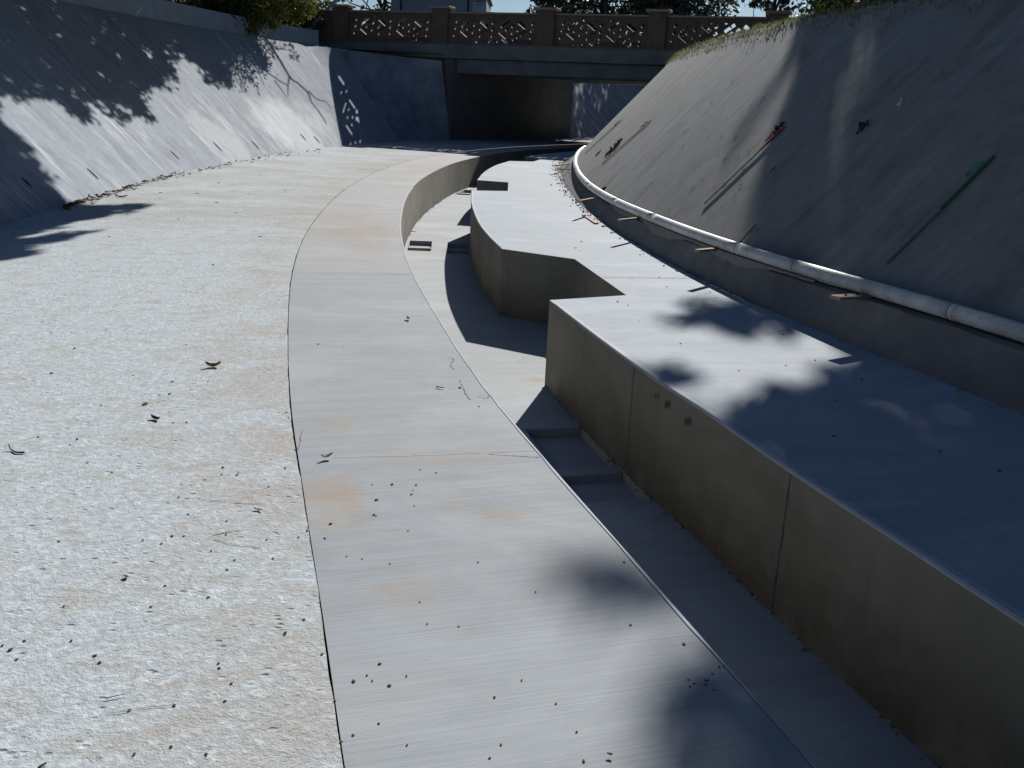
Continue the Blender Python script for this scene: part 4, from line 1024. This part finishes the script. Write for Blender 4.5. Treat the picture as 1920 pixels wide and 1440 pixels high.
trees=[('leafy_tree',(4.5,62,3),9,(4.2,4,4.2,5.2),9000,.34,M_leafB,'broad grey green tree behind the bridge right of the middle parapet post',41,.32),
 ('leafy_tree',(9.1,64,3),10,(3.2,4,4.2,4.6),9000,.34,M_leafB,'dense grey green tree behind the bridge left of the bright sky gap',42,.34),
 ('leafy_tree',(12.9,53,3),7,(1.3,1.5,3.2,4.0),1900,.24,M_leafB,'thin lacy tree against the sky right of the bright gap',43,.2),
 ('leafy_tree',(-9.6,66,3),9,(3.2,3,3.6,4.6),2400,.30,M_leafD,'thin twiggy tree showing sky through its branches left of the pale building',44,.16),
 ('leafy_tree',(2.2,70,3),9,(2.6,3,3.4,4.4),2600,.34,M_leafD,'lacy dark tree against the sky right of the dark shed',45,.18),
 ('leafy_tree',(18.2,45,3),9,(4.6,4,3.6,3.8),9000,.30,M_leafD,'dark dense tree at the right behind the grassy bank top',46,.36),
 ('leafy_tree',(16.2,50,3),8,(2.3,2.5,3.4,4.0),6000,.28,M_leafD,'dark tree between the lacy tree and the grassy bank top',50,.36),
 ('leafy_tree',(12.5,30,2.8),8,(3.0,4,3.2,3.8),9000,.24,M_leafD,'dark leafy tree just beyond the grass edge at the upper right',47,.36),
 ('leafy_tree',(-14.5,52,3),10,(4.2,4,4.8,4.4),9000,.32,M_leafD,'dark tree left of the bridge behind the leaning pole',48,.36),
 ('leafy_tree',(-16,40,3),9,(4,4,4.2,4.2),9000,.30,M_leafD,'dark tree in shade behind the olive green tree',49,.36)]
for (nm,loc,h,cw,nl,sz,mt,lab,sd_,cl) in trees: tree(nm,loc,h,cw,nl,sz,mt,lab,sd_,'trees behind the bridge and banks',clus=cl,ncl=30)
for k,(x,y,h,rx) in enumerate(((-13,-6,12,5.5),(-15,6,12,5.5),(-16,16,12,5),(13,-8,12,5.5),(13,4,13,5.5),(15,14,12,5),(-6,-22,13,6),(6,-22,13,6),(0,-36,13,7),(-18,-18,13,6),(18,-18,13,6))):  # unseen trees added beside and behind the camera to darken the shade
    sides=('left bank','right bank')[x>0]
    tree('sky_blocker_tree',(x,y,3),h,(rx,rx,5.0,7.2),5200,.62,M_leafD,'unseen dark leafed tree added to cut skylight, outside the frame on the '+sides,90+k,'added skylight blocking trees outside the frame',clus=.42,ncl=26)
# low bushes filling behind parapet
for k,(x,y,rx,h,mt,lab) in enumerate(((-8.6,38.5,1.6,1.7,M_leafD,'dark low bush at the left end of the parapet'),(7.5,58,4.5,1.6,M_leafB,'grey green bush behind the parapet lattice'),(15,44,3,1.8,M_leafD,'dark bush where the parapet meets the grass'),(-12,34.5,2.0,1.6,M_leafD,'dark bush behind the end of the low wall'))):
    tree('bush',(x,y,3),h*1.1,(rx,1.3,h*.6,h*.6),3000,.16,mt,lab,60+k,None,ncl=16,clus=.6)

# far tree line closing the horizon
def treeline(pts, seed):
    r=np.random.default_rng(seed); P_=[]
    for (x,y,wd,h) in pts:
        n=int(wd*h*26); q=np.stack([r.normal(0,wd*.38,n)+x, r.normal(0,2.5,n)+y, 3+np.abs(r.beta(1.6,1.9,n))*h*(1-.5*np.minimum(1,np.abs(r.normal(0,.45,n))))],1); P_.append(q)
    o=leaf_mesh('distant_woodland',np.vstack(P_),.8,M_leafD,None,.7,seed); tag(o,kind='stuff'); o['label']='distant belt of dark trees closing the view behind the bridge'; o['category']='woodland'
treeline([(-60,105,26,9),(-38,100,22,10),(-20,98,12,6),(8,96,16,6.5),(46,86,18,9),(62,80,22,11),(85,70,26,12)],77)

# ------------------------------------------------------------------ building and shed behind the bridge
bl=empty('pale_building',(-4.6,60,3)); tag(bl,'pale blue grey building behind the left parapet with a lighter sign panel at its corner','building')
def wbox(name,x0,x1,y0,y1,z0,z1,mat,par,bev=.0):
    bm=bmesh.new(); add_box(bm,(x0+x1)/2,(y0+y1)/2,(z0+z1)/2,x1-x0,y1-y0,z1-z0)
    if bev: bmesh.ops.bevel(bm,geom=bm.edges[:],offset=bev,segments=1,affect='EDGES')
    return bmobj(name,bm,mat,par)
def Xat(px,Y): return at_depth(px,10,Y).x
Yb=60
wbox('wall',Xat(733,Yb),Xat(912,Yb),Yb,Yb+7,2.9,7.4,M_bldg,bl,.02)
wbox('roof',Xat(728,Yb),Xat(916,Yb),Yb-.3,Yb+7.3,7.4,7.6,M_cap,bl,.03)
bm=bmesh.new(); xa=Xat(752,Yb); tube(bm,[(xa,Yb-.07,3),(xa,Yb-.07,7.3)],.05,8); bmobj('downpipe',bm,M_bldg2,bl)
bm=bmesh.new(); xa=Xat(878,Yb); tube(bm,[(xa,Yb-.05,3),(xa,Yb-.05,7.3)],.05,8); bmobj('corner_pipe',bm,M_bldg2,bl)
pn=wbox('sign_panel',Xat(886,Yb),Xat(911,Yb),Yb-.06,Yb-.004,3.2,7.0,M_panel,bl,.01)
# faint two-line scrawl on the panel
r3=random.Random(5)
for (row,xs) in ((3,(893,896,899,902,905)),(9,(893,897,901,905))):
    for x in xs:
        bm=bmesh.new(); a=at_depth(x,row-1.6,Yb-.075); b=at_depth(x+1.2,row+1.4,Yb-.075); tube(bm,[a,b],.018,5)
        a=at_depth(x,row-1.6,Yb-.075); b=at_depth(x+2.2,row-1.2,Yb-.075); tube(bm,[a,b],.018,5); bmobj('letter',bm,M_ink,pn)
sh=empty('dark_shed',(0,61,3)); tag(sh,'dark blue shed beside the pale building behind the bridge','building')
wbox('wall',Xat(914,Yb),Xat(1003,Yb),Yb+.5,Yb+5,2.9,6.3,M_bldg2,sh,.02); wbox('roof',Xat(912,Yb),Xat(1006,Yb),Yb+.3,Yb+5.2,6.3,6.5,M_bldg2,sh,.02)
gw=wbox('garden_wall',-9.3,5.2,58.0,58.25,2.95,5.3,mat_plain('pale_block_wall',(.50,.53,.58),.9,.15,2),None,.01); tag(gw,'pale block wall glimpsed through the lattice of the bridge parapet','wall')
# leaning pole
a2=at_depth(584,50,37.5); b_=at_depth(634,-4,38.3); d=(b_-a2)
pole=empty('leaning_pole',a2); tag(pole,'pale steel pole leaning up to the right from the end of the low wall','pole')
bm=bmesh.new(); tube(bm,[a2-d*.9,a2+d*.3,a2+d*.8,a2+d*1.25],.06,12); bmobj('shaft',bm,M_steel,pole,True)
bm=bmesh.new(); tube(bm,[a2+d*.66,a2+d*.70],.075,12); bmobj('clamp',bm,M_steel,pole,True)
bm=bmesh.new(); tube(bm,[a2+d*.8,a2+d*.83],.075,12); bmobj('clamp',bm,M_steel,pole,True)

# ------------------------------------------------------------------ grass along the right bank top
def grass(seed=3):
    r=random.Random(seed); vs=[];fs=[]
    tops=[(rv[i*prof_n+prof_n-1],RN[i]) for i in range(len(rc)) if 6<rc[i][1]<33.5]
    for _ in range(15000):
        k=r.randrange(len(tops)-1); (p,n_)=tops[k]; p2=tops[k+1][0]; t=r.random(); o=r.gauss(.12,.22); o=o if o>-.12 else abs(o)*.5
        if r.random()<.1: o=-r.random()*.25
        x=p[0]+(p2[0]-p[0])*t+n_[0]*o; y=p[1]+(p2[1]-p[1])*t+n_[1]*o; z=2.83+max(0,o)*.12+min(0,o)
        h=r.uniform(.03,.10)*(1+max(0,min(.8,o))*1.2); h*= .6+.6*(math.sin(x*3+y*1.7)**2); a=r.random()*6.28; w_=.006+.006*r.random(); lx=r.gauss(0,.5)*h; ly=r.gauss(0,.5)*h
        i=len(vs); vs+=[(x-w_*math.cos(a),y-w_*math.sin(a),z),(x+w_*math.cos(a),y+w_*math.sin(a),z),(x+lx,y+ly,z+h)]; fs.append((i,i+1,i+2))
    o=mesh('bank_grass',vs,fs,M_grass); tag(o,kind='stuff'); o['label']='thin yellow green grass fringe along the top of the right bank'; o['category']='grass'
    # crumbly soil lip the grass grows from
    bm=bmesh.new()
    for (p,n_) in tops[::1]:
        for _ in range(3):
            q=Vector((p[0]+n_[0]*r.gauss(.02,.05)+r.gauss(0,.08),p[1]+n_[1]*r.gauss(.02,.05)+r.gauss(0,.08),2.83)); bmesh.ops.create_icosphere(bm,subdivisions=1,radius=r.uniform(.006,.018),matrix=Matrix.Translation(q))
    o=bmobj('soil_lip',bm,M_dirt); tag(o,kind='stuff')
grass()

# ------------------------------------------------------------------ crumbs along the foot of the ledge
def crumbs():
    r=random.Random(8); bm=bmesh.new()
    for _ in range(1500):
        k=r.randrange(len(rc)-1)
        if not 4<rc[k][1]<30: continue
        dens=1 if rc[k][1]>8 else .6
        if r.random()>dens: continue
        t=r.random(); o=-abs(r.gauss(0,.045+.003*rc[k][1])); q=rc[k]+(rc[k+1]-rc[k])*t+RN[k]*(o+.01); rad=r.uniform(.004,.016)*(1+.4*(rc[k][1]>12))
        m=Matrix.Translation((q[0],q[1],rad*.5))@Matrix.Rotation(r.random()*6,4,'Z')@Matrix.Diagonal((1,.6+.4*r.random(),.6,1)); bmesh.ops.create_icosphere(bm,subdivisions=1,radius=rad,matrix=m)
    o=bmobj('gravel_crumbs',bm,M_crumb); tag(o,kind='stuff'); o['label']='tan gravel crumbs strewn along the foot of the ledge'; o['category']='gravel'
    bm=bmesh.new()
    for _ in range(420):                                    # crumbs at the foot of the slot's left side and ridge of mortar
        k=r.randrange(len(E)-1)
        if not 5<E[k][1]<28: continue
        q=E[k]+EN[k]*abs(r.gauss(0,.03)); rad=r.uniform(.004,.013); bmesh.ops.create_icosphere(bm,subdivisions=1,radius=rad,matrix=Matrix.Translation((q[0],q[1],SD+rad*.4)))
    for _ in range(700):
        k=r.randrange(len(bench_edge)-1); a=np.array(bench_edge[k]); b2=np.array(bench_edge[k+1])
        if not 1.5<a[1]: continue
        t=(b2-a)/np.linalg.norm(b2-a); q=a+(b2-a)*r.random()+np.array([-t[1],t[0]])*abs(r.gauss(0,.018)); rad=r.uniform(.004,.014); bmesh.ops.create_icosphere(bm,subdivisions=1,radius=rad,matrix=Matrix.Translation((q[0],q[1],SD+rad*.4)))
    o=bmobj('mortar_crumbs',bm,M_crumb); tag(o,kind='stuff'); o['label']='mortar crumbs gathered along the bottom of the slot walls'; o['category']='gravel'
crumbs()
# ------------------------------------------------------------------ leaf litter along the left toe
def litter():
    r=random.Random(12)
    for nm,mt,num,lab in (('leaf_litter',M_brown,230,'brown dead leaves gathered along the foot of the left bank'),('yellow_litter',M_yel,70,'yellow dead leaves mixed in at the foot of the left bank')):
        vs=[];fs=[]
        for _ in range(num):
            u=r.random()**1.3; px=120+u*(600-120); py=np.interp(px,[120,300,500,680],[388,333,292,270]); q=P(px,py+abs(r.gauss(0,3.5))+1,0); s=r.uniform(.02,.055)*(1 if px<330 else .8); a=r.random()*6.28
            c,sn=math.cos(a),math.sin(a); z=.008+r.random()*.03; i=len(vs); h=r.uniform(.005,.03)
            for (dx,dy,dz) in ((-1,0,0),(-.4,.45,h),(.4,.4,h*.6),(1,0,h),(.4,-.4,0),(-.4,-.45,h*.5)):
                vs.append((q.x+s*(dx*c-dy*sn),q.y+s*(dx*sn+dy*c)*1.0,z+dz))
            fs+= [(i,i+1,i+2,i+3),(i,i+3,i+4,i+5)]
        o=mesh(nm,vs,fs,mt); tag(o,kind='stuff'); o['label']=lab; o['category']='leaf litter'
litter()

# ------------------------------------------------------------------ single leaves, twigs and chips
def leaf_obj(px,py,sz,mat,name,lab,cat,group=None,z=0.0,curl=.35,asp=.55,seed=0,ang_=None):
    r=random.Random(seed); q=P(px,py,z); a=ang_ if ang_ is not None else r.random()*6.28; K=6; vs=[];fs=[]
    for i in range(K+1):
        t=i/K; wv=math.sin(math.pi*(.06+.9*t))*asp*.5*sz*(.85+.3*r.random()); x=(t-.5)*sz; lift=curl*sz*((t-.5)*2)**2*.5
        for j in (-1,0,1):
            vs.append((x, j*wv, .006+z+lift+abs(j)*curl*sz*.35+r.random()*min(.002,sz*.04)))
    for i in range(K):
        for j in range(2): k=i*3+j; fs.append((k,k+1,k+4,k+3))
    c,s=math.cos(a),math.sin(a); vs=[(q.x+x*c-y*s,q.y+x*s+y*c,zz) for x,y,zz in vs]
    o=mesh(name,vs,fs,mat); md=o.modifiers.new('thick','SOLIDIFY'); md.thickness=min(.0025,sz*.15)
    tag(o,lab,cat,group); return o
G1='dark leaf crumbs on the rough left floor'; G2='dark leaf crumbs on the smooth slab'; G3='dark leaf crumbs on the raised bench'
L1='tiny curled dark leaf crumb lying on the rough left floor'; L2='tiny dark leaf crumb lying on the smooth slab beside the slot'; L3='tiny dark leaf crumb lying on top of the raised bench'
ids=0
left_bits=[(140,655,9),(97,702,6),(190,762,6),(148,760,4),(272,760,13),(323,718,6),(318,741,8),(299,743,4),(390,717,4),(350,794,6),(325,795,4),(72,822,7),(131,836,5),(145,826,6),(164,870,7),(210,888,6),(418,879,6),(416,892,4),(353,967,11),(268,1016,6),(303,1022,6),(111,1018,6),(345,1008,5),(323,1008,8),(425,980,5),(424,1005,4),(396,1036,5),(440,1053,4),(512,1050,5),(426,1071,4),(310,1101,6),(391,1123,10),(534,1193,7),(535,1189,4),(178,1233,9),(187,1246,8),(134,1205,7),(20,1222,10),(32,1240,4),(410,1247,5),(411,1256,4),(327,1326,8),(243,1335,5),(422,1318,9),(321,1404,6),(252,1418,5),(387,1418,4),(628,1318,5),(283,1141,4),(434,1285,3),(46,1205,3),(5,1214,6),(504,915,4),(385,902,4),(335,935,3),(250,706,3),(235,620,3),(350,648,3),(96,626,6),(80,605,5),(400,498,7),(488,445,9),(205,445,9),(240,403,6),(301,362,7),(300,372,5),(370,364,6),(406,381,6),(410,344,6),(442,400,8),(489,330,7),(535,357,8),(335,412,5),(460,396,5),(535,880,6),(537,775,6),(541,785,4),(555,845,5),(500,1015,4),(120,1140,4),(560,1010,4),(570,1165,4),(604,1230,5),(640,1395,7)]
for k,(x,y,s_) in enumerate(left_bits):
    q=P(x,y); sc=(q-EYE).length/F_PX*s_*random.uniform(.55,1.1)
    if y>900: sc*=.8
    leaf_obj(x,y,max(.010,sc),M_dead,'leaf_crumb',L1,'leaf crumb',G1,seed=k,asp=.7,curl=.05,z=.001)
slab_bits=[(597,647,6),(643,652,3),(735,911,9),(706,940,8),(698,911,5),(780,912,7),(818,889,6),(787,883,5),(701,968,6),(705,970,4),(777,951,5),(620,985,9),(609,1012,5),(765,998,5),(896,1057,5),(712,1248,7),(663,1281,9),(730,1289,7),(688,1270,4),(698,1280,4),(762,1271,4),(978,1279,5),(927,1311,6),(939,1400,6),(918,1425,5),(763,1401,5),(662,1382,9),(710,1360,4),(1170,1057,6),(1182,1175,5),(1004,1113,4),(1282,1211,7),(801,1173,4),(731,1060,3),(862,729,8),(898,764,4),(787,1132,3),(1042,1323,4),(1094,1431,8),(1081,1376,4),(860,1178,3),(650,1046,3),(679,1051,3),(1301,1285,4),(1322,1279,4),(1327,1279,5),(1323,1288,5),(1338,1297,4),(1335,1267,3),(1290,1278,3),(1348,1254,3),(1357,1253,3),(1293,1291,4)]
for k,(x,y,s_) in enumerate(slab_bits):
    q=P(x,y); sc=(q-EYE).length/F_PX*s_*random.uniform(.55,1.1)
    leaf_obj(x,y,max(.008,sc),M_dead,'leaf_crumb',L2,'leaf crumb',G2,seed=200+k,asp=.7,curl=.05,z=-.0052)
bench_bits=[(1158,567,6),(1177,574,4),(1198,604,5),(1276,646,7),(1320,628,4),(1468,629,7),(1473,687,4),(1385,697,6),(1528,677,7),(1563,820,8),(1762,849,8),(1873,885,10),(1569,753,6),(1615,713,6),(1323,552,4),(1331,549,5),(1340,560,4),(1250,539,5),(1200,479,5),(1090,454,5),(1079,466,7),(1087,471,4),(1236,521,4),(1185,521,4),(1533,628,5),(1345,560,3),(1363,545,4),(1700,709,5),(1795,751,5)]
for k,(x,y,s_) in enumerate(bench_bits):
    q=P(x,y); sc=(q-EYE).length/F_PX*s_*random.uniform(.55,1.1)
    leaf_obj(x,y,max(.01,sc),M_dead,'leaf_crumb',L3,'leaf crumb',G3,seed=300+k,asp=.8,curl=.05,z=-.0032)
leaf_obj(400,690,.085,M_olive,'fallen_leaf','olive green leaf arched on the rough floor left of the slab','leaf',seed=1,curl=.5,asp=.5,ang_=.3)
leaf_obj(292,789,.06,M_dead,'fallen_leaf','dark pointed leaf curled on the rough floor, largest dark one','leaf',seed=2,curl=.4,asp=.45,ang_=-.5)
leaf_obj(613,861,.055,M_pale,'fallen_leaf','pale folded leaf on the smooth slab near its left edge','leaf',seed=3,curl=.5,asp=.4,ang_=.6)
leaf_obj(446,892,.022,M_pale,'paper_chip','small white chip on the rough floor left of the pale folded leaf','chip',seed=4)
leaf_obj(484,960,.036,M_pale,'paper_chip','white elongated chip in the tan dust beside the slab edge','chip',seed=5,ang_=-.3,asp=.3)
leaf_obj(577,997,.018,M_pale,'paper_chip','tiny white chip right on the seam between rough floor and slab','chip',seed=6)
leaf_obj(765,600,.06,M_pale,'paper_chip','white chip on the far part of the smooth slab','chip',seed=7)
leaf_obj(774,924,.02,M_pale,'paper_chip','tiny pale chip among dark crumbs in the middle of the slab','chip',seed=8)
leaf_obj(1143,1419,.016,M_yel,'fallen_leaf','tiny orange leaf scrap near the bottom of the slab','leaf',seed=9)
leaf_obj(228,370,.16,M_yel,'fallen_leaf','bright yellow leaf in front of the litter at the bank foot','leaf',seed=10,curl=.2)
leaf_obj(236,1087,.02,M_pale,'snail_shell','small round pale shell with dark rim on the rough floor','shell',seed=11,asp=1,curl=.6)
def twig(pts,r0,lab,name='twig',mat=None):
    bm=bmesh.new(); c=[tuple(P(x,y,z)) for x,y,z in pts]; cc=cr_curve(c,.01); tube(bm,cc,list(np.linspace(r0,r0*.5,len(cc))),6); o=bmobj(name,bm,mat or M_dead); tag(o,lab,'twig'); return o
twig([(46,848,.012),(32,848,.012),(21,843,.012),(16,833,.03)],.0045,'bent twig with an upturned tip at the left edge of the rough floor')
twig([(198,1309,.011),(220,1304,.012),(238,1301,.011)],.0015,'thin straight twig on the rough floor near the bottom left')
twig([(72,1440,.011),(80,1434,.012),(87,1430,.011)],.004,'short dark twig at the bottom left of the picture')
twig([(818,725,.008),(833,727,.010)],.004,'thin brown twig near the slot edge of the slab')
twig([(233,352,.02),(243,348,.07),(250,355,.02),(256,353,.03)],.014,'dark upright curled leaf stem at the foot of the left bank')
twig([(158,369,.02),(164,362,.05),(172,372,.02)],.010,'small dark stem standing in the leaf litter')
print('OBJECTS', len(bpy.data.objects))
